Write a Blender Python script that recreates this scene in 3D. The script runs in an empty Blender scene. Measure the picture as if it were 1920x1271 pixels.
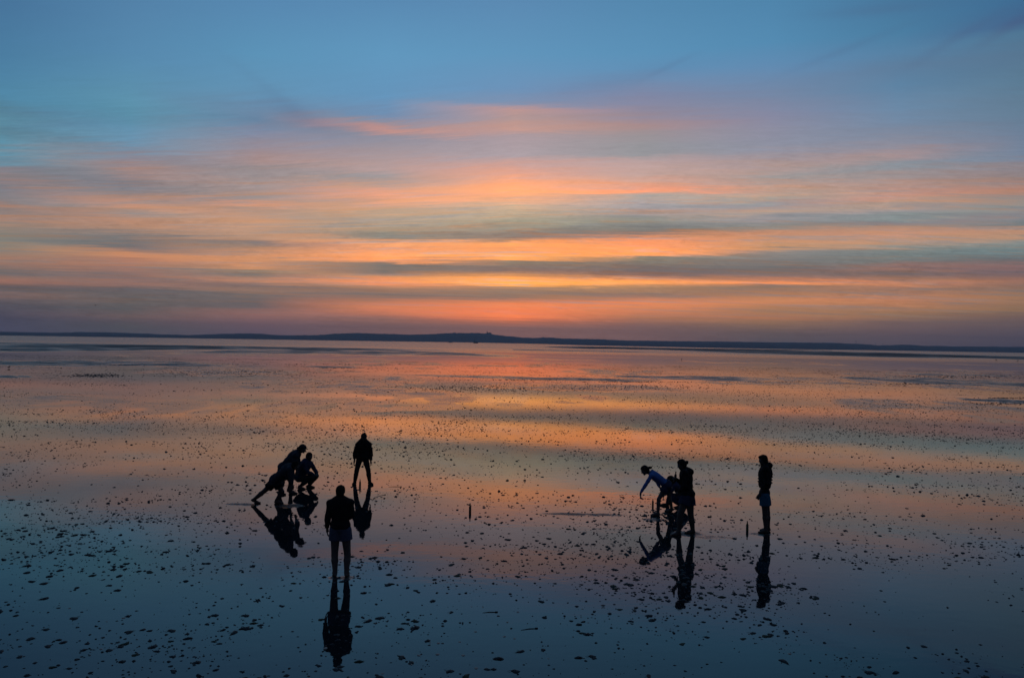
import bpy, math, random
import numpy as np
from mathutils import Vector, Matrix

random.seed(7)
rng = np.random.default_rng(7)
S = bpy.context.scene
COL = S.collection

# ------------------------------------------------------------------ camera
W0, H0, F0 = 1920.0, 1271.0, 1464.0          # photograph size and focal length in its pixels
CAM_H = 4.4
PITCH = math.atan(4.6 / F0)                  # looks up by a hair
ROLL = math.radians(0.985)
fwd = Vector((0, math.cos(PITCH), math.sin(PITCH)))
X0 = Vector((1, 0, 0))
Z0 = X0.cross(fwd)
right = X0 * math.cos(ROLL) + Z0 * math.sin(ROLL)
up = Z0 * math.cos(ROLL) - X0 * math.sin(ROLL)
cam_d = bpy.data.cameras.new('camera')
cam = bpy.data.objects.new('camera', cam_d)
COL.objects.link(cam)
m = Matrix((right, up, -fwd)).transposed().to_4x4()
m.translation = (0, 0, CAM_H)
cam.matrix_world = m
cam_d.sensor_width = 36.0
cam_d.sensor_fit = 'HORIZONTAL'
cam_d.lens = 36.0 * F0 / W0
cam_d.clip_start = 0.1
cam_d.clip_end = 20000
S.camera = cam

# ------------------------------------------------------------------ view
S.view_settings.view_transform = 'Standard'
S.view_settings.look = 'None'
S.view_settings.exposure = 0.0
S.view_settings.gamma = 1.0
S.view_settings.use_curve_mapping = False
S.cycles.use_denoising = True
S.cycles.max_bounces = 6
S.cycles.volume_bounces = 0

def ray(px, py):
    return (fwd + right * ((px - W0 / 2) / F0) + up * ((H0 / 2 - py) / F0))
def ground(px, py, z=0.0):
    r = ray(px, py)
    t = (z - CAM_H) / r.z
    return Vector((0, 0, CAM_H)) + r * t
def at_depth(px, py, y):
    r = ray(px, py)
    return Vector((0, 0, CAM_H)) + r * (y / r.y)

# ------------------------------------------------------------------ sky
def lin(c):
    o = []
    for v in c:
        v /= 255.0
        o.append(v / 12.92 if v <= 0.04045 else ((v + 0.055) / 1.055) ** 2.4)
    return o

SKY = {
 0: [(0,72,118,158),(100,76,128,165),(180,82,138,170),(207,86,132,155),(225,92,142,165),(240,88,132,152),(270,95,148,172),(298,100,144,166),(322,135,133,143),(335,148,130,132),(350,130,130,140),(372,135,132,138),(384,165,130,118),(395,140,130,130),(412,178,135,115),(422,165,138,122),(440,135,132,125),(460,140,135,125),(490,170,125,105),(505,130,115,112),(512,108,110,115),(520,150,115,105),(526,170,118,102),(534,120,102,105),(542,95,90,100),(550,140,108,108),(556,120,100,106),(570,90,84,98),(600,84,80,98),(622,88,84,105)],
 240: [(0,84,132,172),(100,88,140,178),(190,95,150,178),(215,92,146,172),(240,102,150,180),(270,110,150,178),(285,130,140,158),(300,145,140,152),(320,165,138,135),(345,130,130,140),(360,140,135,140),(383,205,150,125),(395,160,145,140),(415,195,145,120),(430,170,140,125),(445,120,122,125),(465,115,115,120),(475,215,145,105),(488,185,130,108),(505,165,120,105),(518,135,112,110),(530,160,118,108),(540,100,96,108),(560,107,98,102),(580,97,93,99),(593,118,96,98),(602,106,91,97),(612,94,89,94),(624,92,88,98)],
 480: [(0,88,138,180),(100,93,150,188),(170,100,150,185),(210,110,140,170),(225,105,135,165),(245,130,140,165),(265,145,142,158),(300,170,145,145),(325,155,145,148),(345,165,150,150),(370,175,150,142),(380,220,155,125),(390,180,150,135),(410,205,158,130),(435,195,155,130),(448,180,145,125),(455,125,122,125),(462,170,138,120),(480,220,152,110),(500,215,150,110),(508,150,135,120),(515,125,120,115),(525,205,140,108),(535,120,108,110),(545,160,120,108),(555,115,105,110),(575,110,100,108),(588,160,110,108),(600,135,100,108),(622,108,90,108)],
 720: [(0,90,140,182),(100,98,155,195),(180,102,152,192),(215,115,145,180),(228,150,145,160),(240,200,148,140),(247,175,145,148),(255,145,145,160),(315,186,161,160),(335,160,158,162),(350,205,165,148),(365,235,170,138),(385,220,168,140),(395,200,170,145),(415,185,165,145),(430,170,155,135),(445,140,140,132),(455,240,170,115),(465,235,165,120),(480,250,175,110),(490,245,165,100),(494,130,125,118),(510,120,115,112),(520,220,150,108),(530,245,160,108),(537,180,130,110),(555,130,110,110),(573,228,137,98),(587,215,130,102),(597,155,108,104),(612,128,98,102)],
 960: [(0,92,140,182),(100,97,152,192),(170,110,150,190),(193,130,148,178),(203,195,155,152),(220,182,155,154),(240,203,158,148),(255,175,158,165),(290,178,165,172),(320,225,168,150),(357,250,182,125),(370,240,180,140),(388,212,184,155),(418,170,165,145),(432,150,145,135),(445,140,122,115),(450,180,140,112),(456,250,175,100),(470,240,165,108),(482,255,185,90),(487,240,165,95),(491,150,135,115),(505,125,112,112),(516,220,150,95),(523,255,180,80),(532,255,190,85),(538,170,130,108),(560,140,115,110),(570,240,140,92),(595,248,138,86),(603,200,118,92),(613,140,103,104)],
 1200: [(0,85,138,178),(100,92,148,188),(130,98,148,188),(150,112,142,180),(180,130,138,168),(215,150,142,160),(232,172,143,144),(245,162,148,152),(270,155,154,160),(285,152,154,160),(300,190,165,165),(330,205,170,160),(350,230,165,138),(360,245,165,125),(367,185,175,165),(385,170,175,170),(400,155,160,155),(415,150,150,140),(432,125,125,122),(440,140,125,118),(450,235,155,110),(460,245,160,105),(477,255,175,100),(482,145,138,120),(495,120,115,112),(515,118,105,110),(523,210,140,105),(530,255,180,95),(537,190,138,105),(552,140,114,110),(570,235,145,98),(596,185,120,98),(612,132,100,102)],
 1440: [(0,80,135,175),(80,85,142,182),(125,98,142,182),(150,105,140,175),(180,120,138,168),(215,138,140,165),(240,145,145,165),(270,145,148,165),(300,165,152,158),(315,180,155,150),(335,165,160,160),(350,200,158,140),(365,190,165,150),(375,165,165,160),(385,150,160,160),(397,195,165,145),(410,150,160,160),(430,140,140,135),(440,205,145,115),(460,205,155,120),(468,215,155,110),(475,140,145,135),(490,125,135,128),(505,115,112,112),(517,140,115,110),(525,200,130,100),(532,250,160,95),(539,140,115,105),(565,220,142,100),(584,176,126,100),(595,190,121,92),(602,158,116,96),(610,140,103,96),(622,119,97,96),(640,98,88,97)],
 1680: [(0,72,120,158),(60,75,128,165),(100,88,132,168),(130,95,128,160),(160,95,135,168),(200,110,140,170),(240,122,140,165),(275,145,145,160),(290,170,148,150),(310,140,150,160),(330,165,150,150),(350,180,148,140),(370,210,150,128),(380,180,155,140),(392,155,160,155),(405,135,148,148),(415,130,135,135),(425,165,142,130),(440,205,150,125),(452,190,150,125),(462,150,158,145),(475,120,142,135),(490,115,128,122),(500,150,115,110),(510,115,105,108),(525,165,122,105),(532,215,140,105),(545,160,118,105),(560,205,135,100),(590,165,120,95),(605,125,98,100),(640,100,85,98)],
 1920: [(0,62,108,148),(40,68,100,140),(60,80,120,150),(100,88,120,148),(150,92,125,150),(200,100,128,152),(250,110,130,155),(290,120,135,158),(305,140,135,145),(335,150,135,135),(360,185,135,118),(370,160,140,132),(385,150,148,145),(405,135,145,145),(418,110,125,130),(430,195,145,118),(445,185,148,125),(452,135,152,142),(470,110,142,140),(485,105,110,115),(497,145,110,108),(508,115,100,108),(525,160,115,102),(540,145,110,102),(560,165,120,98),(570,150,112,95),(580,150,115,95),(595,120,95,95),(620,98,84,96),(650,84,74,92)],
}
EL_MAX = 0.5
world = bpy.data.worlds.new('World')
S.world = world
world.use_nodes = True
nt = world.node_tree
nt.nodes.clear()
N = nt.nodes.new
L = nt.links.new

class G:
    """tiny node-graph writer"""
    def __init__(s, tree): s.t = tree
    def put(s, sock, v):
        if isinstance(v, bpy.types.NodeSocket): s.t.links.new(v, sock)
        elif v is not None: sock.default_value = v
    def math(s, op, a, b=None, c=None, clamp=False):
        n = s.t.nodes.new('ShaderNodeMath'); n.operation = op; n.use_clamp = clamp
        for i, v in enumerate((a, b, c)):
            if v is not None: s.put(n.inputs[i], v)
        return n.outputs[0]
    def mapr(s, v, a, b, c=0.0, d=1.0, smooth=False):
        n = s.t.nodes.new('ShaderNodeMapRange'); n.clamp = True
        n.interpolation_type = 'SMOOTHSTEP' if smooth else 'LINEAR'
        s.put(n.inputs['Value'], v)
        for k, x in zip(('From Min', 'From Max', 'To Min', 'To Max'), (a, b, c, d)): s.put(n.inputs[k], x)
        return n.outputs['Result']
    def xyz(s, a, b, c=0.0):
        n = s.t.nodes.new('ShaderNodeCombineXYZ')
        for i, v in enumerate((a, b, c)): s.put(n.inputs[i], v)
        return n.outputs[0]
    def noise(s, vec, scale, detail=4.0, rough=0.55, dist=0.0):
        n = s.t.nodes.new('ShaderNodeTexNoise')
        s.put(n.inputs['Vector'], vec); s.put(n.inputs['Scale'], scale); s.put(n.inputs['Detail'], detail)
        s.put(n.inputs['Roughness'], rough); s.put(n.inputs['Distortion'], dist)
        return n.outputs['Fac']
    def mix(s, f, a, b, mode='MIX'):
        n = s.t.nodes.new('ShaderNodeMix'); n.data_type = 'RGBA'; n.blend_type = mode; n.clamp_factor = True
        s.put(n.inputs[0], f)
        for k, v in ((6, a), (7, b)):
            if isinstance(v, (list, tuple)): v = (*v[:3], 1.0)
            s.put(n.inputs[k], v)
        return n.outputs[2]

g = G(nt)
tc = N('ShaderNodeTexCoord')
sep = N('ShaderNodeSeparateXYZ'); L(tc.outputs['Generated'], sep.inputs[0])
dx, dy, dz = sep.outputs
hyp = g.math('MAXIMUM', g.math('SQRT', g.math('ADD', g.math('MULTIPLY', dx, dx), g.math('MULTIPLY', dy, dy))), 1e-4)
el = g.math('DIVIDE', dz, hyp)
az = g.math('ARCTAN2', dx, dy)
elc = g.math('MULTIPLY', el, g.math('POWER', g.math('MAXIMUM', g.math('COSINE', az), 0.05), -1.0))   # streaks run along parallel lines, not round the compass
azl = g.math('MINIMUM', az, 0.0); azr = g.math('MAXIMUM', az, 0.0)
slant = g.math('SUBTRACT', elc, g.math('MULTIPLY', azl, g.mapr(el, 0.05, 0.30, -0.01, 0.15)))
slant = g.math('ADD', slant, g.math('MULTIPLY', azr, g.mapr(el, 0.05, 0.36, 0.02, -0.06)))
vs = g.math('LOGARITHM', g.math('ADD', g.math('MAXIMUM', slant, 0.0), 0.06), math.e)
v = g.math('LOGARITHM', g.math('ADD', g.math('MAXIMUM', el, 0.0), 0.06), math.e)
n1 = g.noise(g.xyz(g.math('MULTIPLY', az, 1.7), g.math('MULTIPLY', vs, 9.0), 3.1), 1.0, 5, 0.6)
n2 = g.noise(g.xyz(g.math('MULTIPLY', az, 8.0), g.math('MULTIPLY', vs, 48.0), 8.4), 1.0, 8, 0.74, 0.6)
n3 = g.noise(g.xyz(g.math('MULTIPLY', az, 34.0), g.math('MULTIPLY', vs, 95.0), 1.4), 1.0, 5, 0.68, 0.6)
n4 = g.noise(g.xyz(g.math('MULTIPLY', az, 6.5), g.math('MULTIPLY', vs, 46.0), 21.4), 1.0, 8, 0.74, 0.6)
env = g.math('MULTIPLY', g.math('ADD', g.math('MULTIPLY', g.mapr(el, 0.0, 0.22), 0.26), 0.05), g.mapr(el, 0.34, 0.24, 0.35, 1.0))
w1 = g.math('MULTIPLY', g.math('MULTIPLY', g.math('SUBTRACT', n1, 0.5), 0.060), env)
w2 = g.math('MULTIPLY', g.math('MULTIPLY', g.math('SUBTRACT', n2, 0.5), 0.13), env)
elw = g.math('ADD', el, g.math('ADD', w1, w2))
fac = g.math('DIVIDE', elw, EL_MAX)

def ramp(stops, fac):
    n = N('ShaderNodeValToRGB')
    n.color_ramp.interpolation = 'LINEAR'
    e = n.color_ramp.elements
    stops = sorted(stops)
    e[0].position = stops[0][0]; e[0].color = (*stops[0][1], 1)
    e[1].position = stops[-1][0]; e[1].color = (*stops[-1][1], 1)
    for p, c in stops[1:-1]:
        k = e.new(p); k.color = (*c, 1)
    L(fac, n.inputs[0])
    return n.outputs[0]

cur = None; prev_az = None
for cx in sorted(SKY):
    st = []
    hx = None
    for (y, r_, g_, b_) in SKY[cx]:
        d = ray(cx, y)
        e_ = d.z / math.hypot(d.x, d.y)
        if r_ > b_ - 12:                                        # cloud, haze: a touch less violet
            g_, b_ = g_ * (1.03 if r_ < 200 and y > 535 else 0.995), b_ * (0.99 if y < 520 else 0.98)
        if g_ > r_ and g_ > b_: r_, g_ = r_ * 1.03, g_ * .955    # grey gaps, not green ones
        c3 = lin((r_, g_, b_))
        hot = max(0.0, (r_ - 222) / 33.0)                       # the brightest strands are brighter than film white
        c3 = [c3[0] * (1 + .45 * hot), c3[1] * (1 + .06 * hot), c3[2] * (1 - .06 * hot)]
        st.append((min(max(e_ / EL_MAX, 0.0), 1.0), c3))
    d = ray(cx, 500); a_ = math.atan2(d.x, d.y)
    st.sort()
    while len(st) > 32:                                         # a colour ramp holds 32 stops: drop the one its neighbours predict best
        def miss(i):
            (p0, c0), (p1, c1), (p2, c2) = st[i - 1:i + 2]
            t_ = (p1 - p0) / (p2 - p0)
            return sum(abs(c0[k] + (c2[k] - c0[k]) * t_ - c1[k]) for k in range(3)) * (p2 - p0)
        del st[min(range(1, len(st) - 1), key=miss)]
    c = ramp(st, fac)
    cur = c if cur is None else g.mix(g.mapr(az, prev_az, a_), cur, c)
    prev_az = a_
# fine fibrous streaks inside the clouds (stronger where the cloud sheet is)
cloudy = g.mapr(el, 0.36, 0.20, smooth=True)
fib = g.math('ADD', g.math('MULTIPLY', g.math('SUBTRACT', n3, 0.5), 0.20), g.math('MULTIPLY', g.math('SUBTRACT', n2, 0.5), 0.42))
n5 = g.noise(g.xyz(g.math('MULTIPLY', az, 38.0), g.math('MULTIPLY', slant, 210.0), 2.7), 1.0, 6, 0.72, 1.1)   # ripples in the thin sheets
n6 = g.noise(g.xyz(g.math('MULTIPLY', az, 4.0), g.math('MULTIPLY', slant, 14.0), 9.9), 1.0, 3, 0.5)
fib = g.math('ADD', fib, g.math('MULTIPLY', g.math('SUBTRACT', n5, 0.5), g.math('MULTIPLY', g.mapr(n6, 0.40, 0.64, 0.18, 0.95), g.mapr(el, 0.27, 0.16, 0.22, 1.0))))
gain = g.math('ADD', 1.0, g.math('MULTIPLY', fib, g.math('ADD', 0.12, g.math('MULTIPLY', cloudy, 0.75))))
gn = N('ShaderNodeVectorMath'); gn.operation = 'SCALE'; L(cur, gn.inputs[0]); L(gain, gn.inputs['Scale'])
cur = gn.outputs[0]
# thin sheets: some strands catch the afterglow, their neighbours stay grey
lum = N('ShaderNodeRGBToBW'); L(cur, lum.inputs[0])
band = g.math('MULTIPLY', g.mapr(el, 0.24, 0.15, smooth=True), g.mapr(el, 0.012, 0.05, smooth=True))
warm = N('ShaderNodeVectorMath'); warm.operation = 'SCALE'; warm.inputs[0].default_value = (1.85, 0.84, 0.38); L(lum.outputs[0], warm.inputs['Scale'])
cool = N('ShaderNodeVectorMath'); cool.operation = 'SCALE'; cool.inputs[0].default_value = (0.80, 0.86, 0.92); L(lum.outputs[0], cool.inputs['Scale'])
front = g.mapr(g.math('ABSOLUTE', az), 0.75, 0.2, 0.45, 1.0)
cur = g.mix(g.math('MULTIPLY', g.mapr(n4, 0.525, 0.605, 0.0, 0.50), g.math('MULTIPLY', band, front)), cur, warm.outputs[0])
cur = g.mix(g.math('MULTIPLY', g.mapr(n4, 0.475, 0.395, 0.0, 0.50), band), cur, cool.outputs[0])
# darker wisps in the clear blue: (px, py, half length px, half width px, angle deg in picture, depth)
WISPS = [(548, 208, 75, 20, 22, .16), (500, 165, 110, 10, 35, .06), (1165, 148, 130, 16, -14, .10), (1255, 125, 60, 5, -28, .10),
         (1590, 92, 120, 7, -24, .12), (1640, 18, 110, 10, -7, .14), (1790, 75, 95, 9, -33, .16), (1885, 55, 60, 9, -34, .20),
         (80, 212, 130, 7, -2, .10), (120, 235, 160, 9, -5, .11), (1760, 150, 200, 18, -15, .05), (380, 190, 160, 14, 8, .05)]
tanx = g.math('DIVIDE', dx, g.math('MAXIMUM', dy, 0.02))
tanz = g.math('DIVIDE', dz, g.math('MAXIMUM', dy, 0.02))
wn = g.noise(g.xyz(g.math('MULTIPLY', tanx, 9.0), g.math('MULTIPLY', tanz, 22.0), 5.0), 1.0, 4, 0.6)
total = None
for (px, py, a_, b_, ang, dep) in WISPS:
    d = ray(px, py)
    cxx, czz = d.x / d.y, d.z / d.y
    t = math.radians(-ang) - ROLL
    ca, sa = math.cos(t), math.sin(t)
    ux = g.math('SUBTRACT', tanx, cxx); uz = g.math('SUBTRACT', tanz, czz)
    p = g.math('MULTIPLY', g.math('ADD', g.math('MULTIPLY', ux, ca), g.math('MULTIPLY', uz, sa)), F0 / a_)
    q = g.math('MULTIPLY', g.math('SUBTRACT', g.math('MULTIPLY', uz, ca), g.math('MULTIPLY', ux, sa)), F0 / b_)
    q = g.math('ADD', q, g.math('MULTIPLY', g.math('SUBTRACT', wn, 0.5), 1.6))
    r2 = g.math('ADD', g.math('MULTIPLY', p, p), g.math('MULTIPLY', q, q))
    gs = g.math('MULTIPLY', g.math('EXPONENT', g.math('MULTIPLY', r2, -1.0)), dep * 1.05)
    total = gs if total is None else g.math('ADD', total, gs)
cur = g.mix(total, cur, lin((78, 84, 120)))
# the dome goes on: bluer and darker to the zenith, dusk blue-grey away from the afterglow
cur = g.mix(g.mapr(el, 0.40, 2.2, smooth=True), cur, (0.040, 0.090, 0.180))
back = ramp([(0.0, (0.033, 0.038, 0.062)), (0.25, (0.038, 0.049, 0.086)), (0.6, (0.036, 0.062, 0.125)), (1.0, (0.034, 0.072, 0.150))], g.math('DIVIDE', el, 1.6))
cur = g.mix(g.mapr(g.math('ABSOLUTE', az), math.radians(36), math.radians(125), smooth=True), cur, back)
# a little of the physical twilight sky underneath
sky = N('ShaderNodeTexSky'); sky.sky_type = 'NISHITA'; sky.sun_disc = False
sky.sun_elevation = math.radians(0.5); sky.sun_rotation = 0.0
sk = N('ShaderNodeVectorMath'); sk.operation = 'SCALE'; L(sky.outputs[0], sk.inputs[0]); sk.inputs['Scale'].default_value = 0.10
cur = g.mix(0.04, cur, sk.outputs[0])
bg = N('ShaderNodeBackground'); L(cur, bg.inputs['Color']); bg.inputs['Strength'].default_value = 1.0
out = N('ShaderNodeOutputWorld'); L(bg.outputs[0], out.inputs['Surface'])

# ------------------------------------------------------------------ helpers
def mesh_obj(name, verts, faces, mat=None, parent=None, smooth=True, me=None):
    if me is None:
        me = bpy.data.meshes.new(name)
        if isinstance(faces, np.ndarray):
            k = faces.shape[1]
            me.vertices.add(len(verts)); me.vertices.foreach_set('co', np.asarray(verts, np.float32).ravel())
            me.loops.add(faces.size); me.loops.foreach_set('vertex_index', faces.astype(np.int32).ravel())
            me.polygons.add(len(faces))
            me.polygons.foreach_set('loop_start', np.arange(0, faces.size, k, dtype=np.int32))
            me.update(calc_edges=True)
        else:
            me.from_pydata([tuple(q) for q in verts], [], faces); me.update()
        if smooth: me.polygons.foreach_set('use_smooth', np.ones(len(me.polygons), bool))
        if mat: me.materials.append(mat)
    o = bpy.data.objects.new(name, me)
    COL.objects.link(o)
    if parent: o.parent = parent
    return o
def tag(o, label=None, cat=None, group=None, kind=None):
    if label: o['label'] = label
    if cat: o['category'] = cat
    if group: o['group'] = group
    if kind: o['kind'] = kind
    return o
def empty(name, loc, label, cat, group=None):
    o = bpy.data.objects.new(name, None); COL.objects.link(o); o.location = loc; o.empty_display_size = 0.2
    return tag(o, label, cat, group)

def vnoise(x, y, seed=0):
    """smooth value noise 0..1 for numpy arrays"""
    xi = np.floor(x).astype(np.int64); yi = np.floor(y).astype(np.int64)
    xf = x - xi; yf = y - yi
    def h(a, b):
        n = (a * 374761393 + b * 668265263 + seed * 974711) & 0x7fffffff
        n = ((n ^ (n >> 13)) * 1274126177) & 0x7fffffff
        n = (n ^ (n >> 16)) & 0xffff
        return n / 65535.0
    u = xf * xf * (3 - 2 * xf); w = yf * yf * (3 - 2 * yf)
    return (h(xi, yi) * (1 - u) + h(xi + 1, yi) * u) * (1 - w) + (h(xi, yi + 1) * (1 - u) + h(xi + 1, yi + 1) * u) * w
def fbm(x, y, seed=0, o=4):
    s = 0; a = 0.5; t = 0
    for i in range(o):
        s = s + a * vnoise(x * 2 ** i, y * 2 ** i, seed + i * 17); t += a; a *= 0.5
    return s / t

def material(name, base, rough=0.8, spec=0.3, var=0.25, scale=20.0, bump=0.0, stretch=(1, 1, 1), base2=None):
    m = bpy.data.materials.new(name); m.use_nodes = True
    t = m.node_tree; gg = G(t)
    b = t.nodes['Principled BSDF']
    c = t.nodes.new('ShaderNodeTexCoord')
    mp = t.nodes.new('ShaderNodeMapping'); t.links.new(c.outputs['Object'], mp.inputs[0]); mp.inputs['Scale'].default_value = stretch
    n = gg.noise(mp.outputs[0], scale, 5, 0.6)
    dark = [q * (1 - var) for q in base]; light = list(base2) if base2 else [min(1, q * (1 + var)) for q in base]
    t.links.new(gg.mix(gg.mapr(n, 0.3, 0.7), dark, light), b.inputs['Base Color'])
    b.inputs['Roughness'].default_value = rough
    b.inputs['Specular IOR Level'].default_value = spec
    if bump:
        bp = t.nodes.new('ShaderNodeBump'); bp.inputs['Strength'].default_value = bump; bp.inputs['Distance'].default_value = 0.01
        t.links.new(n, bp.inputs['Height']); t.links.new(bp.outputs[0], b.inputs['Normal'])
    return m

# ------------------------------------------------------------------ the tidal flat
# ripple: where wind or a step ruffles the film of water, or where the mud stands a hair proud of it
# (px, py, half width px, half height px, strength) measured on the photograph, stored as metres on the ground
PATCH = [(150, 652, 640, 11, 1.0), (650, 662, 330, 6, .75), (150, 681, 260, 7, .85), (330, 684, 120, 3, .7), (15, 706, 50, 2.5, .8),
         (430, 697, 150, 7, .45), (620, 688, 60, 1.6, .8), (980, 656, 300, 1.0, .5),
         (1290, 656, 250, 2.8, 1.0), (1640, 664.5, 330, 4.5, .95), (1840, 669, 220, 4, .9), (1100, 651.5, 90, .8, .8),
         (1060, 710.5, 170, 3.0, .8), (1300, 709, 170, 4.2, .8), (1660, 712, 70, 5, .7), (1810, 717, 150, 6, .8), (1880, 752, 65, 5, .95),
         (1100, 727, 190, 7, .4), (1790, 703, 130, 1.8, .7), (870, 705, 120, 2, .6),
         (452, 945, 34, 2.6, 1.0), (545, 948, 28, 3.4, 1.0), (1090, 964, 85, 2.4, 1.0), (1290, 1002, 34, 5.5, 1.0), (1335, 1007, 40, 3, .6), (1225, 974, 22, 2.5, .8), (640, 1083, 26, 3.5, .8), (1425, 1001, 24, 2.5, .7)]
depths = np.concatenate([CAM_H * F0 / np.linspace(900, 70, 560)[:-1], CAM_H * F0 / np.linspace(70, 12, 150)[:-1], CAM_H * F0 / np.linspace(12, 1.35, 60)])
azs = np.radians(np.concatenate([np.arange(-180, -48, 6.0), np.arange(-48, 48, 0.22), np.arange(48, 180, 6.0)]))
nd, na = len(depths), len(azs)
gx = depths[:, None] * np.tan(np.clip(azs, -1.2, 1.2))[None, :]
inside = np.abs(azs) < 0.85
gx = np.where(inside[None, :], gx, depths[:, None] * 1.5 * np.sin(azs)[None, :])
gy = np.where(inside[None, :], depths[:, None] * np.ones(na)[None, :], depths[:, None] * 1.5 * np.cos(azs)[None, :])
rip = np.zeros_like(gx)
drop = CAM_H * F0 / np.maximum(np.abs(gy), 1)
STREAK = fbm(gx / (.030 * np.maximum(np.abs(gy), 5)), drop / 1.1, 77, 4)       # ripples show as broken streaks far off
def gy_mid(d): return d > 60
for (px, py, hw, hh, s_) in PATCH:
    c = ground(px, py)
    y1 = ground(px, py + hh).y; y0 = ground(px, py - hh).y
    sx = hw * c.y / F0; sy = (y0 - y1) / 2; cy = (y0 + y1) / 2
    sl = math.tan(0)                                            # patches lie across the view
    u = (gx - c.x) / sx; w = (gy - cy) / sy
    w = w + (fbm(gx / sx * 2.3 + px, gy / sy * 0.5, 3) - .5) * 1.5
    r = np.sqrt(u ** 2 + w ** 2)
    f = np.clip((1.15 - r) / 0.5, 0, 1)
    f = f * f * (3 - 2 * f) * s_
    brk = fbm(gx / sx * 7, gy / sy * 1.7 + px, 9)
    f = f * np.clip((brk - .12) / .3, 0, 1)
    if gy_mid(cy): f = f * (.62 + .55 * np.clip((STREAK - .34) / .26, 0, 1))
    rip = np.maximum(rip, f)
# dull broken patches where the mud stands level with the film of water
dull = np.clip((fbm(gx / 16, gy / 20, 91, 4) - .53) / .10, 0, 1) * np.clip((fbm(gx / 1.7, gy / 4.5, 95, 3) - .38) / .22, 0, 1)
dull *= np.clip((gy - 38) / 30, 0, 1) * np.clip((260 - gy) / 120, 0, 1) * (.35 + .65 * np.clip((STREAK - .36) / .2, 0, 1))
rip = np.maximum(rip, dull * .55)
rip[gy < 3] *= 0
rip *= np.where(gx < 0, np.clip((385 - gy) / 60, 0, 1), 1)      # calm channel under the left shore
gz = np.zeros_like(gx)
idx = np.arange(nd * na).reshape(nd, na)
quads = np.stack([idx[:-1, :-1], idx[:-1, 1:], idx[1:, 1:], idx[1:, :-1]], -1).reshape(-1, 4)[:, ::-1]
seam = np.stack([idx[:-1, -1], idx[:-1, 0], idx[1:, 0], idx[1:, -1]], -1)[:, ::-1]
cen = nd * na
fan = np.array([[idx[0, i], idx[0, (i + 1) % na], cen, cen] for i in range(na)])
verts = np.concatenate([np.stack([gx, gy, gz], -1).reshape(-1, 3), [[0, 0, 0]]])
allq = np.concatenate([quads, seam])
flat = mesh_obj('wet_tidal_flat', verts, allq, None, smooth=False)
me = flat.data
at = me.attributes.new('ripple', 'FLOAT', 'POINT')
at.data.foreach_set('value', np.concatenate([rip.ravel(), [0]]).astype(np.float32))
tag(flat, kind='structure')
inner = mesh_obj('wet_sand_underfoot', [tuple(verts[idx[0, i]]) for i in range(na)], [tuple(range(na))[::-1]], None, smooth=False)
tag(inner, kind='structure')

mf = bpy.data.materials.new('wet_mud'); mf.use_nodes = True
t = mf.node_tree; gf = G(t)
b = t.nodes['Principled BSDF']
geo = t.nodes.new('ShaderNodeNewGeometry'); P = geo.outputs['Position']
att = t.nodes.new('ShaderNodeAttribute'); att.attribute_name = 'ripple'
R_ = att.outputs['Fac']
def scaled(vec, s):
    n = t.nodes.new('ShaderNodeMapping'); t.links.new(vec, n.inputs[0]); n.inputs['Scale'].default_value = s
    return n.outputs[0]
nb = gf.noise(scaled(P, (1, 1, 1)), 0.35, 5, 0.6)
nc = gf.noise(scaled(P, (0.02, 0.012, 1)), 1.0, 4, 0.55)
t.links.new(gf.mix(gf.mapr(nb, .35, .65), (0.006, 0.009, 0.012), (0.011, 0.014, 0.017)), b.inputs['Base Color'])
b.inputs['IOR'].default_value = 1.42
rough = gf.math('ADD', gf.math('ADD', 0.022, gf.math('MULTIPLY', gf.mapr(nc, .45, .75), 0.025)), gf.math('MULTIPLY', R_, 0.48))
# open water out by the shore is ruffled by the evening breeze
sepP = t.nodes.new('ShaderNodeSeparateXYZ'); t.links.new(P, sepP.inputs[0])
off_ = gf.noise(scaled(P, (0.004, 0.02, 1)), 1.0, 4, 0.6)
ruf = gf.mapr(gf.math('ADD', sepP.outputs[1], gf.math('MULTIPLY', gf.math('SUBTRACT', off_, 0.5), 260.0)), 170.0, 480.0, 0.0, 0.22, True)
rough = gf.math('ADD', rough, ruf)
t.links.new(rough, b.inputs['Roughness'])
t.links.new(gf.math('SUBTRACT', 0.5, gf.math('MULTIPLY', R_, 0.22)), b.inputs['Specular IOR Level'])
h1 = gf.noise(scaled(P, (1, 1.6, 1)), 2.2, 3, 0.5)
h2 = gf.noise(scaled(P, (1, 2.2, 1)), 7.0, 3, 0.6)
b1 = t.nodes.new('ShaderNodeBump'); b1.inputs['Strength'].default_value = 1.0
b1.inputs['Distance'].default_value = 0.0010
t.links.new(h1, b1.inputs['Height'])
b2 = t.nodes.new('ShaderNodeBump'); b2.inputs['Distance'].default_value = 0.03
t.links.new(gf.math('MULTIPLY', R_, 0.8), b2.inputs['Strength'])
t.links.new(h2, b2.inputs['Height']); t.links.new(b1.outputs[0], b2.inputs['Normal'])
t.links.new(b2.outputs[0], b.inputs['Normal'])
me.materials.append(mf); inner.data.materials.append(mf)

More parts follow.
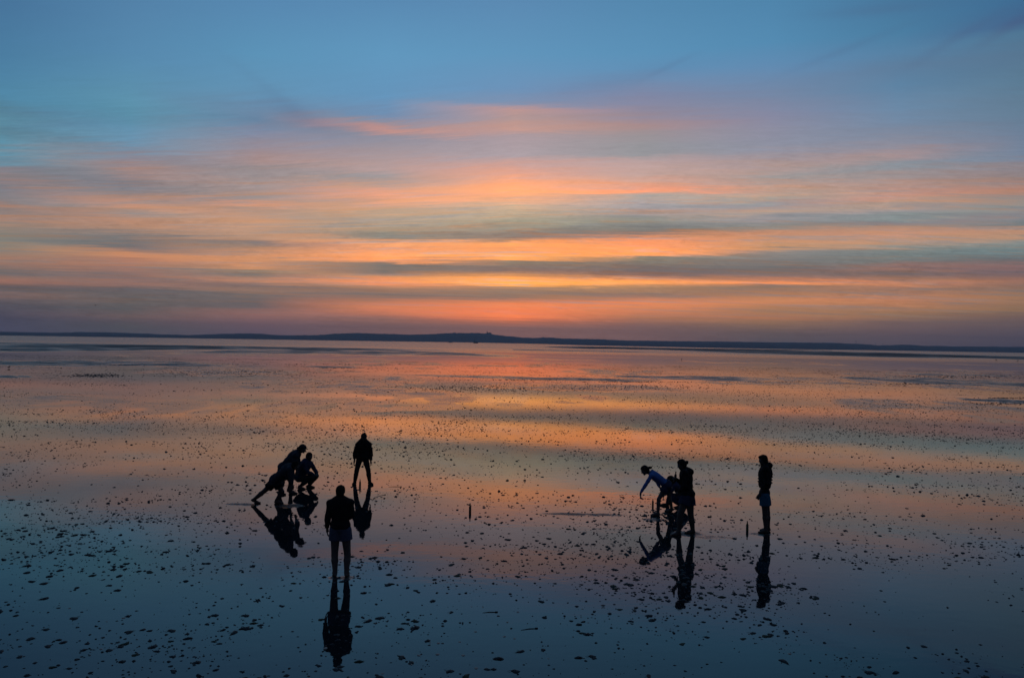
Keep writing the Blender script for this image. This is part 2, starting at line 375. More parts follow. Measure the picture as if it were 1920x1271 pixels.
# ------------------------------------------------------------------ far shore
RIDGE = [(-700, 621), (-400, 616), (-200, 620), (0, 622.5), (50, 623.5), (100, 624.5), (150, 623), (225, 624), (300, 627.3), (350, 628.6), (420, 626), (470, 625.5), (520, 629), (590, 629), (630, 625.8),
         (670, 624.3), (720, 626.3), (770, 628), (800, 627), (850, 624.5), (900, 624.6), (918, 625.6), (930, 628), (950, 630), (980, 633), (1000, 634), (1020, 632.6),
         (1060, 634.8), (1110, 636), (1160, 638.3), (1260, 640), (1410, 641.7), (1560, 643.2), (1620, 645.8), (1660, 649), (1710, 646.8), (1745, 649.3), (1920, 651), (2100, 652), (2300, 648), (2600, 655)]
RG_Y = 2650.0
SHORE = [(-900, 614), (-300, 624), (0, 629), (300, 633.5), (600, 638), (892, 642.3), (1000, 644.6), (1100, 647.6), (1300, 651.6), (1500, 655), (1700, 657.6), (1920, 661.6), (2300, 669), (2900, 681)]
def ridge_h(xw):
    pts = [at_depth(px, py, RG_Y) for px, py in RIDGE]
    return np.interp(xw, [p.x for p in pts], [p.z for p in pts])
hx = np.concatenate([np.arange(-3600, -2100, 40), np.arange(-2100, 2100, 3.5), np.arange(2100, 3601, 40)])
hy = np.array([0, .04, .1, .2, .32, .45, .58, .7, .8, .88, .94, 1.0, 1.06, 1.13, 1.22, 1.32])
prof = np.array([0, .06, .14, .24, .36, .50, .62, .74, .84, .92, .97, 1.0, 0.98, .8, .4, -0.02])
hxx, hyy = np.meshgrid(hx, hy)
tx_ = hxx / RG_Y
sp = [ground(px, py) for px, py in SHORE]
shore = np.interp(tx_, [q.x / q.y for q in sp], [q.y for q in sp]) * (1 + (fbm(hxx / 260, hxx * 0 + .3, 21, 3) - .5) * .10)
yy = shore + (RG_Y - shore) * hyy
xx = tx_ * np.where(hyy < 1, yy, RG_Y)
base_h = np.maximum(ridge_h(hxx), 4)
trees = (fbm(hxx / 7, yy / 20, 31, 4) - .35) * 6.0 + (fbm(hxx / 48, yy / 60, 32, 3) - .5) * 5
hz = base_h * prof[:, None] * yy.clip(0, RG_Y) / RG_Y + trees * np.clip(hyy * 6, 0, 1) * (prof[:, None] > 0.03) * 0.55
hz[0] = -.6; hz[-1] = -3
hi = np.arange(hz.size).reshape(hz.shape)
hq = np.stack([hi[:-1, :-1], hi[:-1, 1:], hi[1:, 1:], hi[1:, :-1]], -1).reshape(-1, 4)
M_hill = material('hazy_wooded_hill', (0.110, 0.125, 0.155), 0.95, 0.1, 0.35, 0.03)  # pale blue of the distant haze partly put into the base colour
hills = mesh_obj('hills', np.stack([xx, yy, hz], -1).reshape(-1, 3), hq, M_hill)
tag(hills, kind='structure')

M_stone = material('far_stone', (0.10, 0.10, 0.11), 0.9, 0.1, 0.2, 0.2)
M_steel = material('far_steel', (0.12, 0.12, 0.13), 0.7, 0.2, 0.2, 0.2)
def prism(n, r0, r1, z0, z1, cx=0, cy=0, rot=0):
    vs = []; fs = []
    for r, z in ((r0, z0), (r1, z1)):
        for i in range(n):
            a = rot + 2 * math.pi * i / n
            vs.append((cx + r * math.cos(a), cy + r * math.sin(a), z))
    for i in range(n): fs.append((i, (i + 1) % n, n + (i + 1) % n, n + i))
    fs.append(tuple(range(n))[::-1]); fs.append(tuple(range(n, 2 * n)))
    return vs, fs
def join(*ps):
    V = []; Fc = []
    for v_, f_ in ps:
        o = len(V); V += list(v_); Fc += [tuple(i + o for i in q) for q in f_]
    return V, Fc
def box(x0, x1, y0, y1, z0, z1):
    V = [(x, y, z) for z in (z0, z1) for y in (y0, y1) for x in (x0, x1)]
    return V, [(0, 2, 3, 1), (4, 5, 7, 6), (0, 1, 5, 4), (2, 6, 7, 3), (0, 4, 6, 2), (1, 3, 7, 5)]

p = at_depth(916, 625.5, RG_Y)
e = empty('church', (p.x, RG_Y - 10, p.z - 4), 'small church with pointed spire on the crest of the far hills', 'church')
v_, f_ = box(-3, 10, -2.6, 2.6, 0, 4.6); mesh_obj('nave', v_, f_, M_stone, e, False)
v_, f_ = [(-3, -3, 4.6), (10, -3, 4.6), (10, 3, 4.6), (-3, 3, 4.6), (-3, 0, 7.2), (10, 0, 7.2)], [(0, 1, 5, 4), (2, 3, 4, 5), (0, 4, 3), (1, 2, 5), (0, 3, 2, 1)]
mesh_obj('roof', v_, f_, M_steel, e, False)
v_, f_ = prism(4, 2.4, 2.3, 0, 8.5, -4.6, 0, math.pi / 4); mesh_obj('tower', v_, f_, M_stone, e, False)
v_, f_ = prism(4, 2.2, 0.12, 8.5, 14.5, -4.6, 0, math.pi / 4); mesh_obj('spire', v_, f_, M_steel, e, False)

def mast(px, py_top, py_bot, r, label):
    b_ = at_depth(px, py_bot, RG_Y - 20); tp = at_depth(px, py_top, RG_Y - 20)
    e = empty('radio_mast', (b_.x, RG_Y - 20, b_.z - 2), label, 'mast')
    hgt = tp.z - b_.z + 2
    v_, f_ = prism(6, r, r * .5, 0, hgt); mesh_obj('shaft', v_, f_, M_steel, e, False)
    v_, f_ = prism(8, r * 1.8, r * 1.8, hgt * .72, hgt * .8); mesh_obj('platform', v_, f_, M_steel, e, False)
    v_, f_ = prism(6, r * 1.6, r * 1.2, 0, 1.6); mesh_obj('footing', v_, f_, M_stone, e, False)
mast(1605, 638, 645.5, 1.0, 'tall thin mast rising from the far shore on the right')
mast(1642, 642, 648, .75, 'short mast at the dip in the far hills on the right')
mast(1655, 643, 649, .75, 'shortest mast, just right of the dip in the far hills')

# low bank of bare mud out in the channel, right of centre
M_mud = material('bare_mud', (0.035, 0.034, 0.036), .85, .2, .3, .4)
line = [(1030, 650.6, .15), (1060, 651.3, .8), (1110, 652.2, 1.5), (1170, 653.0, 1.7), (1240, 654.0, 1.2), (1320, 655.0, 1.3), (1400, 655.7, 1.0), (1480, 656.3, .7), (1560, 657.4, .15)]
Vb = []; Fb = []
nseg = 120
for i in range(nseg + 1):
    px = 1030 + 530 * i / nseg
    py = np.interp(px, [q[0] for q in line], [q[1] for q in line]); hw = np.interp(px, [q[0] for q in line], [q[2] for q in line])
    hw *= .55 + .9 * float(fbm(np.array([px / 22.0]), np.array([3.3]), 51, 3)[0])
    a_ = ground(px, py + hw); b_ = ground(px, py - hw)
    for t_, z_ in ((0, -.03), (.12, .10), (.35, .24), (.65, .26), (.88, .12), (1, -.03)):
        q = a_.lerp(b_, t_); Vb.append((q.x, q.y, z_ * (.6 + .8 * float(fbm(np.array([px / 9.0]), np.array([t_ * 3]), 53, 2)[0])) if z_ > 0 else z_))
for i in range(nseg):
    for k in range(5):
        o = i * 6 + k; Fb.append((o, o + 6, o + 7, o + 1))
tag(mesh_obj('mud_bank', Vb, Fb, M_mud), kind='structure')

# ------------------------------------------------------------------ evening haze over the flats
hv, hf_ = box(-4200, 4200, -300, 3700, -4.0, 62)
hz_o = mesh_obj('haze', hv, hf_, None, smooth=False); tag(hz_o, kind='stuff')
mh = bpy.data.materials.new('evening_haze'); mh.use_nodes = True
mh.node_tree.nodes.remove(mh.node_tree.nodes['Principled BSDF'])
pv = mh.node_tree.nodes.new('ShaderNodeVolumePrincipled'); pv.inputs['Color'].default_value = (.86, .90, 1, 1); pv.inputs['Density'].default_value = 1.7e-4; pv.inputs['Anisotropy'].default_value = 0.0
mh.node_tree.links.new(pv.outputs[0], mh.node_tree.nodes['Material Output'].inputs['Volume'])
hz_o.data.materials.append(mh)

# ------------------------------------------------------------------ boats far out
M_hull = material('dark_hull', (0.02, 0.022, 0.03), 0.6, 0.3, 0.2, 0.3)
M_cloth = material('furled_sail', (0.05, 0.04, 0.04), 0.9, 0.1, 0.2, 0.5)
def hull(Ln, Bm, Hh):
    V = []; Fc = []
    n = 11
    for i in range(n):
        s_ = i / (n - 1) * 2 - 1
        wd = Bm / 2 * (1 - abs(s_) ** 3) + .05
        sh = Hh * (1 + .45 * s_ * s_)
        for (k, z) in ((-.55, -0.3), (-1, sh), (1, sh), (.55, -0.3)):
            V.append((s_ * Ln / 2, wd * k, z))
    for i in range(n - 1):
        for k in range(4):
            a = i * 4 + k; b_ = i * 4 + (k + 1) % 4
            Fc.append((a, b_, b_ + 4, a + 4))
    Fc.append((3, 2, 1, 0)); e_ = (n - 1) * 4; Fc.append((e_, e_ + 1, e_ + 2, e_ + 3))
    return V, Fc
def stick(a, b_, r0, r1, n=6):
    a = Vector(a); b_ = Vector(b_); d = (b_ - a).normalized()
    q = d.orthogonal().normalized(); w = d.cross(q)
    V = [tuple(c + (q * math.cos(2 * math.pi * i / n) + w * math.sin(2 * math.pi * i / n)) * r) for c, r in ((a, r0), (b_, r1)) for i in range(n)]
    Fc = [(i, (i + 1) % n, n + (i + 1) % n, n + i) for i in range(n)] + [tuple(range(n))[::-1], tuple(range(n, 2 * n))]
    return V, Fc
c = ground(892, 643.6)
e = empty('sailing_ship', (c.x, c.y, 0), 'dark two masted sailing ship lying below the wooded ridge near the church', 'ship')
k = c.y / F0
v_, f_ = hull(9 * k, 2.2 * k, 1.6 * k); mesh_obj('hull', v_, f_, M_hull, e)
v_, f_ = box(-2.2 * k, 0.6 * k, -.6 * k, .6 * k, 1.55 * k, 2.4 * k); mesh_obj('deckhouse', v_, f_, M_hull, e, False)
for mx, mh in ((1.2, 13), (-2.4, 10)):
    v_, f_ = stick((mx * k, 0, 1.4 * k), (mx * k, 0, mh * k), .18 * k, .09 * k); ms = mesh_obj('mast', v_, f_, M_hull, e)
    v_, f_ = stick((mx * k, 0, 3.0 * k), ((mx - 2.6) * k, 0, 3.2 * k), .28 * k, .2 * k); mesh_obj('furled_sail', v_, f_, M_cloth, ms)
v_, f_ = stick((4.2 * k, 0, 2.1 * k), (6.5 * k, 0, 2.9 * k), .12 * k, .06 * k); mesh_obj('bowsprit', v_, f_, M_hull, e)
c = ground(845, 642.4)
k = c.y / F0
e = empty('barge', (c.x, c.y, 0), 'low dark barge left of the sailing ship under the far hills', 'boat')
v_, f_ = hull(7 * k, 1.6 * k, .7 * k); mesh_obj('hull', v_, f_, M_hull, e)
v_, f_ = box(-2.8 * k, -1.2 * k, -.4 * k, .4 * k, .7 * k, 1.3 * k); mesh_obj('wheelhouse', v_, f_, M_hull, e, False)

# ------------------------------------------------------------------ surfaces by distance field (bodies, clothes, birds)
class Field:
    def __init__(s, vox): s.v = vox; s.p = []
    def cone(s, a, b_, ra, rb, k=.02, cut=None, sq=None):
        s.p.append(('c', np.array(a, float), np.array(b_, float), ra, rb, k, cut, sq)); return s
    def ell(s, c, r, R=None, k=.02, cut=None):
        s.p.append(('e', np.array(c, float), np.array(r, float), np.eye(3) if R is None else np.array(R, float), k, cut)); return s
    def build(s, wrinkle=0.0, wf=22.0, seed=0, cuts=()):
        v = s.v
        lo = np.full(3, 1e9); hi = -lo
        for q in s.p:
            if q[0] == 'c': pts = np.stack([q[1] - q[3], q[1] + q[3], q[2] - q[4], q[2] + q[4]])
            else: m_ = q[2].max(); pts = np.stack([q[1] - m_, q[1] + m_])
            lo = np.minimum(lo, pts.min(0)); hi = np.maximum(hi, pts.max(0))
        lo -= .04 + 2 * v; hi += .04 + 2 * v
        n = np.ceil((hi - lo) / v).astype(int) + 1
        fld = np.full(n, 0.3, np.float32)
        ax = [lo[i] + v * np.arange(n[i]) for i in range(3)]
        for q in s.p:
            if q[0] == 'c': mn = np.minimum(q[1] - q[3], q[2] - q[4]); mx = np.maximum(q[1] + q[3], q[2] + q[4]); k = q[5]
            else: m_ = q[2].max(); mn = q[1] - m_; mx = q[1] + m_; k = q[4]
            mg = k + 3 * v + .012
            i0 = np.maximum(((mn - mg - lo) / v).astype(int), 0); i1 = np.minimum(((mx + mg - lo) / v).astype(int) + 2, n)
            sl = tuple(slice(a, b_) for a, b_ in zip(i0, i1))
            X, Y, Z = np.meshgrid(ax[0][sl[0]], ax[1][sl[1]], ax[2][sl[2]], indexing='ij')
            if q[0] == 'c':
                a, b_ = q[1], q[2]; d = b_ - a; L2 = max(d @ d, 1e-9)
                px, py, pz = X - a[0], Y - a[1], Z - a[2]
                tt = np.clip((px * d[0] + py * d[1] + pz * d[2]) / L2, 0, 1)
                dist = np.sqrt((px - tt * d[0]) ** 2 + (py - tt * d[1]) ** 2 + (pz - tt * d[2]) ** 2) - (q[3] + (q[4] - q[3]) * tt)
                cut = q[6]
            else:
                Rm = q[3]; c = q[1]; r = q[2]
                px, py, pz = X - c[0], Y - c[1], Z - c[2]
                l = [Rm[i][0] * px + Rm[i][1] * py + Rm[i][2] * pz for i in range(3)]
                k0 = np.sqrt((l[0] / r[0]) ** 2 + (l[1] / r[1]) ** 2 + (l[2] / r[2]) ** 2)
                k1 = np.sqrt((l[0] / r[0] ** 2) ** 2 + (l[1] / r[1] ** 2) ** 2 + (l[2] / r[2] ** 2) ** 2) + 1e-9
                dist = np.where(k0 < .05, -r.min(), k0 * (k0 - 1) / k1)
                cut = q[5]
            if cut is not None:
                cp, cn = cut
                dist = np.maximum(dist, (X - cp[0]) * cn[0] + (Y - cp[1]) * cn[1] + (Z - cp[2]) * cn[2])
            cu = fld[sl]
            h = np.clip(.5 + .5 * (cu - dist) / max(k, 1e-4), 0, 1)
            fld[sl] = cu * (1 - h) + dist * h - k * h * (1 - h)
        if wrinkle or cuts:
            X, Y, Z = np.meshgrid(*ax, indexing='ij')
            if wrinkle:
                ph = seed * 1.7
                wv = np.sin(wf * (X + .6 * Z) + ph + 2 * np.sin(9 * Y + 7 * Z + ph)) * np.sin(wf * .8 * (Z - .5 * Y) + 1.3 * ph + 1.5 * np.sin(11 * X))
                fld += wrinkle * wv
            for cp, cn in cuts:
                fld = np.maximum(fld, (X - cp[0]) * cn[0] + (Y - cp[1]) * cn[1] + (Z - cp[2]) * cn[2])
        return nets(fld, lo, v)

def nets(f, lo, v):
    neg = f < 0
    nx, ny, nz = f.shape
    c8 = [neg[a:nx - 1 + a, b_:ny - 1 + b_, c:nz - 1 + c] for a in (0, 1) for b_ in (0, 1) for c in (0, 1)]
    cnt = sum(q.astype(np.int8) for q in c8)
    act = (cnt > 0) & (cnt < 8)
    ids = np.full(act.shape, -1, np.int64)
    I = np.argwhere(act)
    ids[act] = np.arange(len(I))
    acc = np.zeros((len(I), 3)); num = np.zeros(len(I))
    offs = [(a, b_, c) for a in (0, 1) for b_ in (0, 1) for c in (0, 1)]
    val = {o: f[I[:, 0] + o[0], I[:, 1] + o[1], I[:, 2] + o[2]] for o in offs}
    for o in offs:
        for d in range(3):
            if o[d] == 0:
                o2 = list(o); o2[d] = 1; o2 = tuple(o2)
                a, b_ = val[o], val[o2]
                cr = (a < 0) != (b_ < 0)
                tt = np.where(cr, a / np.where(cr, a - b_, 1), 0)
                pt = np.array(o, float)[None, :] + np.eye(3)[d][None, :] * tt[:, None]
                acc[cr] += pt[cr]; num[cr] += 1
    V = lo + v * (I + acc / num[:, None])
    Q = []
    for d in range(3):
        e1, e2 = [(1, 2), (2, 0), (0, 1)][d]
        sa = [slice(None)] * 3; sb = [slice(None)] * 3
        sa[d] = slice(0, -1); sb[d] = slice(1, None)
        A = neg[tuple(sa)]; B = neg[tuple(sb)]
        ch = np.argwhere(A != B)
        ok = (ch[:, e1] > 0) & (ch[:, e2] > 0) & (ch[:, e1] < f.shape[e1] - 1) & (ch[:, e2] < f.shape[e2] - 1)
        ch = ch[ok]
        def cid(da, db):
            t_ = ch.copy(); t_[:, e1] -= da; t_[:, e2] -= db
            return ids[t_[:, 0], t_[:, 1], t_[:, 2]]
        q = np.stack([cid(1, 1), cid(0, 1), cid(0, 0), cid(1, 0)], -1)
        inn = A[ch[:, 0], ch[:, 1], ch[:, 2]]
        q[~inn] = q[~inn][:, ::-1]
        Q.append(q)
    Q = np.concatenate(Q)
    Q = Q[(Q >= 0).all(1)]
    # one relaxation pass
    s_ = np.zeros_like(V); n_ = np.zeros(len(V))
    for a, b_ in ((0, 1), (1, 2), (2, 3), (3, 0)):
        np.add.at(s_, Q[:, a], V[Q[:, b_]]); np.add.at(n_, Q[:, a], 1)
        np.add.at(s_, Q[:, b_], V[Q[:, a]]); np.add.at(n_, Q[:, b_], 1)
    V = np.where(n_[:, None] > 0, V * .45 + .55 * s_ / np.maximum(n_, 1)[:, None], V)
    return V, Q

def unit(a): a = np.array(a, float); return a / (np.linalg.norm(a) + 1e-9)

# ------------------------------------------------------------------ people
SKIN = material('skin', (0.085, 0.072, 0.068), 0.7, 0.2, 0.12, 8)
SKIN_D = material('tanned_skin', (0.058, 0.049, 0.046), 0.7, 0.2, 0.12, 8)
HAIR = material('dark_hair', (0.010, 0.009, 0.009), 0.9, 0.08, 0.4, 60, .3, (1, 1, .15))
HAIR_B = material('brown_hair', (0.018, 0.012, 0.010), 0.9, 0.08, 0.4, 60, .3, (1, 1, .15))
EYE = material('eye', (0.25, 0.25, 0.26), 0.3, 0.5, 0.1, 5)
def cloth(name, c): return material(name, c, 0.92, 0.08, 0.22, 30, 0.25)
BLACK = cloth('black_cloth', (0.010, 0.010, 0.012))
NAVY = cloth('navy_cloth', (0.022, 0.028, 0.060))
GREYB = cloth('grey_blue_cloth', (0.055, 0.068, 0.11))
BLUE = cloth('blue_cloth', (0.060, 0.130, 0.340))
TEAL = cloth('teal_cloth', (0.024, 0.10, 0.165))
DENIM = cloth('dark_denim', (0.018, 0.026, 0.055))
SLATE = cloth('slate_cloth', (0.024, 0.027, 0.040))
CHAR = cloth('charcoal_cloth', (0.018, 0.018, 0.022))

class Person:
    def __init__(s, px, py, label):
        s.root = ground(px, py)
        s.D = s.root.y
        s.e = empty('person', s.root, label, 'person')
    def j(s, px, py, off=0.0):
        return np.array(at_depth(px, py, s.D + off) - s.root)
    def foot(s, px, py, off=0.0):
        q = np.array(at_depth(px, py, s.D + off) - s.root); q[2] = 0.0; return q
    def pose(s, **k):
        for a, b_ in k.items(): setattr(s, a, b_)
        s.u = unit(s.neck - s.pel)
        r = s.sh[1] - s.sh[0]; r = unit(r - s.u * (r @ s.u)); s.r = r
        s.f = np.cross(s.u, s.r)
        s.R = np.stack([s.r, s.f, s.u])
        rp = s.hip[1] - s.hip[0]; rp = unit(rp); s.rp = rp
        s.Lt = np.linalg.norm(s.neck - s.pel)
        return s
    def torso(s, F, pad=0.0, w=1.0, top=True, low=True):
        u, f, R = s.u, s.f, s.R
        if low: F.ell(s.pel + u * .02, (.160 * w + pad, .112 * w + pad, .125 + pad), R, .04)
        F.ell(s.pel + u * s.Lt * .38 + f * .005, (.138 * w + pad, .100 * w + pad, .17 + pad), R, .05)
        F.ell(s.pel + u * s.Lt * .70 + f * .005, (.158 * w + pad, .112 * w + pad, .185 + pad), R, .05)
        if top:
            for q in s.sh: F.cone(s.neck - u * .035, q, .050 * w + pad * .8, .050 * w + pad * .7, .06)
    def arm(s, F, i, pad=0.0, a=0.0, b_=1.0, k=.03):
        sh, el_, wr = s.sh[i], s.el[i], s.wr[i]
        F.cone(sh, el_, .046 * s.aw + pad, .037 * s.aw + pad, k)
        if b_ > 0:
            e_ = el_ + (wr - el_) * b_
            m_ = el_ + (e_ - el_) * .35
            F.cone(el_, m_, .036 * s.aw + pad, .037 * s.aw + pad, k * .6)
            F.cone(m_, e_, .037 * s.aw + pad, (.037 - .013 * b_) * s.aw + pad, k * .6)
    aw = 1.0; lw = 1.0
    def leg(s, F, i, pad=0.0, b_=1.0, flare=0.0, k=.03):
        h, kn, an = s.hip[i], s.kn[i], s.an[i]
        F.cone(h, kn, .084 * s.lw + pad, .054 * s.lw + pad + flare, k)
        if b_ > 0:
            e_ = kn + (an - kn) * b_
            back = unit(np.cross(unit(an - kn), s.rp)) * -.012
            m_ = kn + (e_ - kn) * .32 - back * 0
            F.cone(kn, m_, .053 * s.lw + pad, .056 * s.lw + pad, k * .6)
            F.cone(m_, e_, .056 * s.lw + pad, (.037 if b_ > .8 else .05) * s.lw + pad + flare, k * .6)
    def shortleg(s, F, i, frac, pad, flare):
        h, kn = s.hip[i], s.kn[i]; d = unit(kn - h); e_ = h + (kn - h) * frac
        F.cone(h, e_ + d * .05, .086 * s.lw + pad, .075 * s.lw + pad + flare, .03, cut=(e_, d))
    def feet(s, F, i, pad=0.0):
        an, toe = s.an[i], s.toe[i]
        d = toe - an; d[2] = 0; d = unit(d)
        heel = np.array([an[0], an[1], 0.0]) - d * .035; heel[2] = max(toe[2], 0) + .034
        if s.lift[i] > 0: heel[2] += s.lift[i]
        L_ = .215
        ball = heel + d * L_ * .66; ball[2] = .028; tip = heel + d * L_; tip[2] = .02
        F.cone(an, heel + d * .03, .037 + pad, .036 + pad, .02)
        F.cone(heel, ball, .032 + pad, .034 + pad, .02)
        F.cone(an, ball, .030 + pad, .020 + pad, .03)
        F.cone(ball, tip, .032 + pad, .021 + pad, .015)
        sd = np.array([d[1], -d[0], 0])
        F.cone(ball + sd * .02, tip + sd * .012 - d * .01, .022 + pad, .017 + pad, .01)
        F.cone(ball - sd * .02, tip - sd * .012 - d * .02, .022 + pad, .016 + pad, .01)
    lift = (0, 0)
    def hand(s, F, i, hd, pn, curl=.35, thumb=1):
        """hd: direction of the fingers, pn: palm normal; five fingers"""
        hd = unit(hd); pn = unit(pn - hd * (np.dot(pn, hd))); sd = np.cross(hd, pn) * thumb
        w = s.wr[i]; c = w + hd * .052
        F.cone(s.wr[i], c, .023, .026, .012)
        F.ell(c, (.040, .017, .048), np.stack([sd, pn, hd]), .012)
        for j_, (o, ln) in enumerate(((.028, .070), (.010, .080), (-.009, .074), (-.027, .058))):
            k0 = c + hd * .040 + sd * o
            d1 = unit(hd * math.cos(curl) + pn * math.sin(curl) + sd * o * 4)
            k1 = k0 + d1 * ln * .5
            d2 = unit(hd * math.cos(curl * 2.3) + pn * math.sin(curl * 2.3) + sd * o * 4)
            k2 = k1 + d2 * ln * .5
            F.cone(k0, k1, .0098, .0092, .005); F.cone(k1, k2, .0092, .0080, .004)
        t0 = w + hd * .025 + sd * .026
        t1 = t0 + unit(hd * .75 + sd * .65 + pn * .35) * .042
        t2 = t1 + unit(hd * .95 + sd * .2 + pn * .45) * .032
        F.cone(t0, t1, .013, .011, .008); F.cone(t1, t2, .011, .009, .005)
    def head_axes(s):
        f = unit(s.hf); u = np.array(s.hu, float); u = unit(u - f * (u @ f)); r = np.cross(f, u)
        return r, f, u
    def headm(s, F):
        r, f, u = s.head_axes(); R = np.stack([r, f, u]); c = s.head
        F.cone(s.neck - s.u * .03, c - u * .05 - f * .015, .058 * s.aw, .052 * s.aw, .03)
        F.ell(c + u * .022 - f * .008, (.076, .094, .088), R, .02)             # skull
        F.ell(c - u * .040 + f * .030, (.058, .060, .070), R, .03)             # face and jaw
        F.ell(c - u * .098 + f * .062, (.022, .020, .018), R, .02)             # chin
        F.cone(c + u * .012 + f * .082, c - u * .028 + f * .103, .009, .013, .010)   # nose
        F.cone(c + u * .020 + f * .078 - r * .032, c + u * .020 + f * .078 + r * .032, .011, .011, .012)  # brow
        F.cone(c - u * .058 + f * .082 - r * .018, c - u * .058 + f * .082 + r * .018, .009, .009, .008)  # lips
        for q in (-1, 1):
            F.ell(c - u * .006 - f * .008 + r * q * .078, (.010, .018, .030), R, .006)      # ears
    def eyes(s):
        r, f, u = s.head_axes()
        for q in (-1, 1):
            F = Field(.004); F.ell(s.head + u * .002 + f * .080 + r * q * .030, (.013, .012, .011), np.stack([r, f, u]), .001)
            v_, f_ = F.build(); mesh_obj('eye', v_, f_, EYE, s.e)
    def mk(s, name, F, mat, **k):
        v_, q = F.build(**k)
        return mesh_obj(name, v_, q, mat, s.e)
    def hairm(s, name='hair', mat=None, extra=(), lo=-.02, pad=.014, back=.03):
        r, f, u = s.head_axes(); R = np.stack([r, f, u]); c = s.head
        F = Field(.007)
        n_ = unit(f * .75 - u * .66)
        F.ell(c + u * .022 - f * .010, (.076 + pad, .094 + pad, .090 + pad), R, .01, cut=(c + f * .055 + u * .035, n_))
        F.ell(c - u * .03 - f * (back + .005), (.068 + pad, .068 + pad, .075), R, .02, cut=(c - f * .0, unit(f)))
        for (a, b_, c_, rad) in extra: F.ell(c + r * a + f * b_ + u * c_, rad, R, .012)
        return s.mk(name, F, mat or HAIR, wrinkle=.003, wf=90, seed=3)
    def body(s, skin, hands, voxel=.0085, shoes=False):
        F = Field(voxel)
        s.torso(F)
        for i in (0, 1):
            s.arm(F, i); s.leg(F, i); s.hand(F, i, *hands[i])
            s.feet(F, i)
        s.headm(F)
        s.mk('body', F, skin)
        s.eyes()

A_ = np.array

# 1 -- man in black top, seen from behind, nearest to the camera
p = Person(638, 1079, 'nearest person, seen from behind, in black long sleeved top and pale shorts')
J = p.j
p.pose(pel=J(638, 988), neck=J(638, 933.5, .0), head=J(638, 921.5, -.02) + A_([0, .03, 0]), hf=(0.05, 1, -.12), hu=(0, .1, 1),
       sh=[J(619.5, 942.5), J(656.5, 941.5)], el=[J(614.5, 966, -.04), J(660.0, 965, .02)], wr=[J(613.6, 990, .03), J(651, 972, .24)],
       hip=[J(629, 994), J(647.5, 994)], kn=[J(627.5, 1040, .03), J(651.5, 1040, .03)], an=[J(628.2, 1072, -.03), J(649.6, 1072, -.03)],
       toe=[p.foot(625, 1079, .2), p.foot(654, 1079, .2)], lw=1.13)
p.body(SKIN, [((0, .1, -1), (1, .2, 0), .25, -1), ((-.8, .3, .1), (0, -.6, -.7), .6, 1)])
F = Field(.01); p.torso(F, .024, 1.04)
F.ell(p.pel + p.u * .05, (.182, .132, .09), p.R, .04); F.cone(p.neck - p.u * .03, p.neck + p.u * .02, .085, .068, .03)
for i in (0, 1): p.arm(F, i, .017, b_=.93)
p.mk('jacket', F, BLACK, wrinkle=.006, seed=1, cuts=[(p.pel - p.u * .02, -p.u)])
F = Field(.01); F.ell(p.pel + p.u * .0, (.178, .133, .13), p.R, .03)
for i in (0, 1): p.shortleg(F, i, .38, .018, .018)
p.mk('shorts', F, GREYB, wrinkle=.004, seed=2)
p.hairm(pad=.010)

# 2 -- far standing man, legs apart, leaning forward a little
p = Person(681, 908, 'person in dark jacket and long trousers standing with legs spread wide')
J = p.j
p.pose(pel=J(680, 858), neck=J(681.5, 825.5, -.10), head=J(682.3, 819.6, -.18), hf=(.15, -1, -.55), hu=(0, -.4, 1),
       sh=[J(692.3, 834, -.08), J(670.8, 834.5, -.08)], el=[J(695.6, 848, .02), J(665.3, 848, .02)], wr=[J(695.2, 863.5, -.06), J(664.6, 863.5, -.06)],
       hip=[J(685.5, 861), J(674, 861)], kn=[J(690.5, 883, -.05), J(668.6, 883, -.05)], an=[J(693.2, 903.8, .03), J(665.2, 904, .03)],
       toe=[p.foot(699, 908, -.12), p.foot(662, 909, -.15)])
p.body(SKIN_D, [((.15, -.1, -1), (-1, 0, 0), .3, -1), ((-.15, -.1, -1), (1, 0, 0), .3, 1)])
F = Field(.01); p.torso(F, .034, 1.08)
F.ell(p.pel + p.u * .06, (.205, .155, .11), p.R, .05)
for i in (0, 1): p.arm(F, i, .022, b_=.95)
F.cone(p.neck - p.u * .06, p.neck + p.u * .03, .115, .075, .06)
p.mk('jacket', F, BLACK, wrinkle=.007, seed=4, cuts=[(p.pel - p.u * .03, -p.u)])
F = Field(.01); F.ell(p.pel, (.172, .125, .12), p.R, .03)
for i in (0, 1): p.leg(F, i, .014, b_=.96)
p.mk('trousers', F, CHAR, wrinkle=.004, seed=5)
for i in (0, 1):
    F = Field(.008); p.feet(F, i, .010); p.mk('shoe', F, BLACK)
r, f, u = p.head_axes(); R = np.stack([r, f, u]); F = Field(.007); c = p.head
F.ell(c + u * .03 - f * .01, (.092, .108, .098), R, .01, cut=(c + u * .02, -u)); F.ell(c + u * .122 - f * .02 - r * .03, (.036, .036, .030), R, .012)
F.ell(c + u * .035 + f * .07, (.085, .075, .012), R, .01)
p.mk('woolly_hat', F, CHAR)

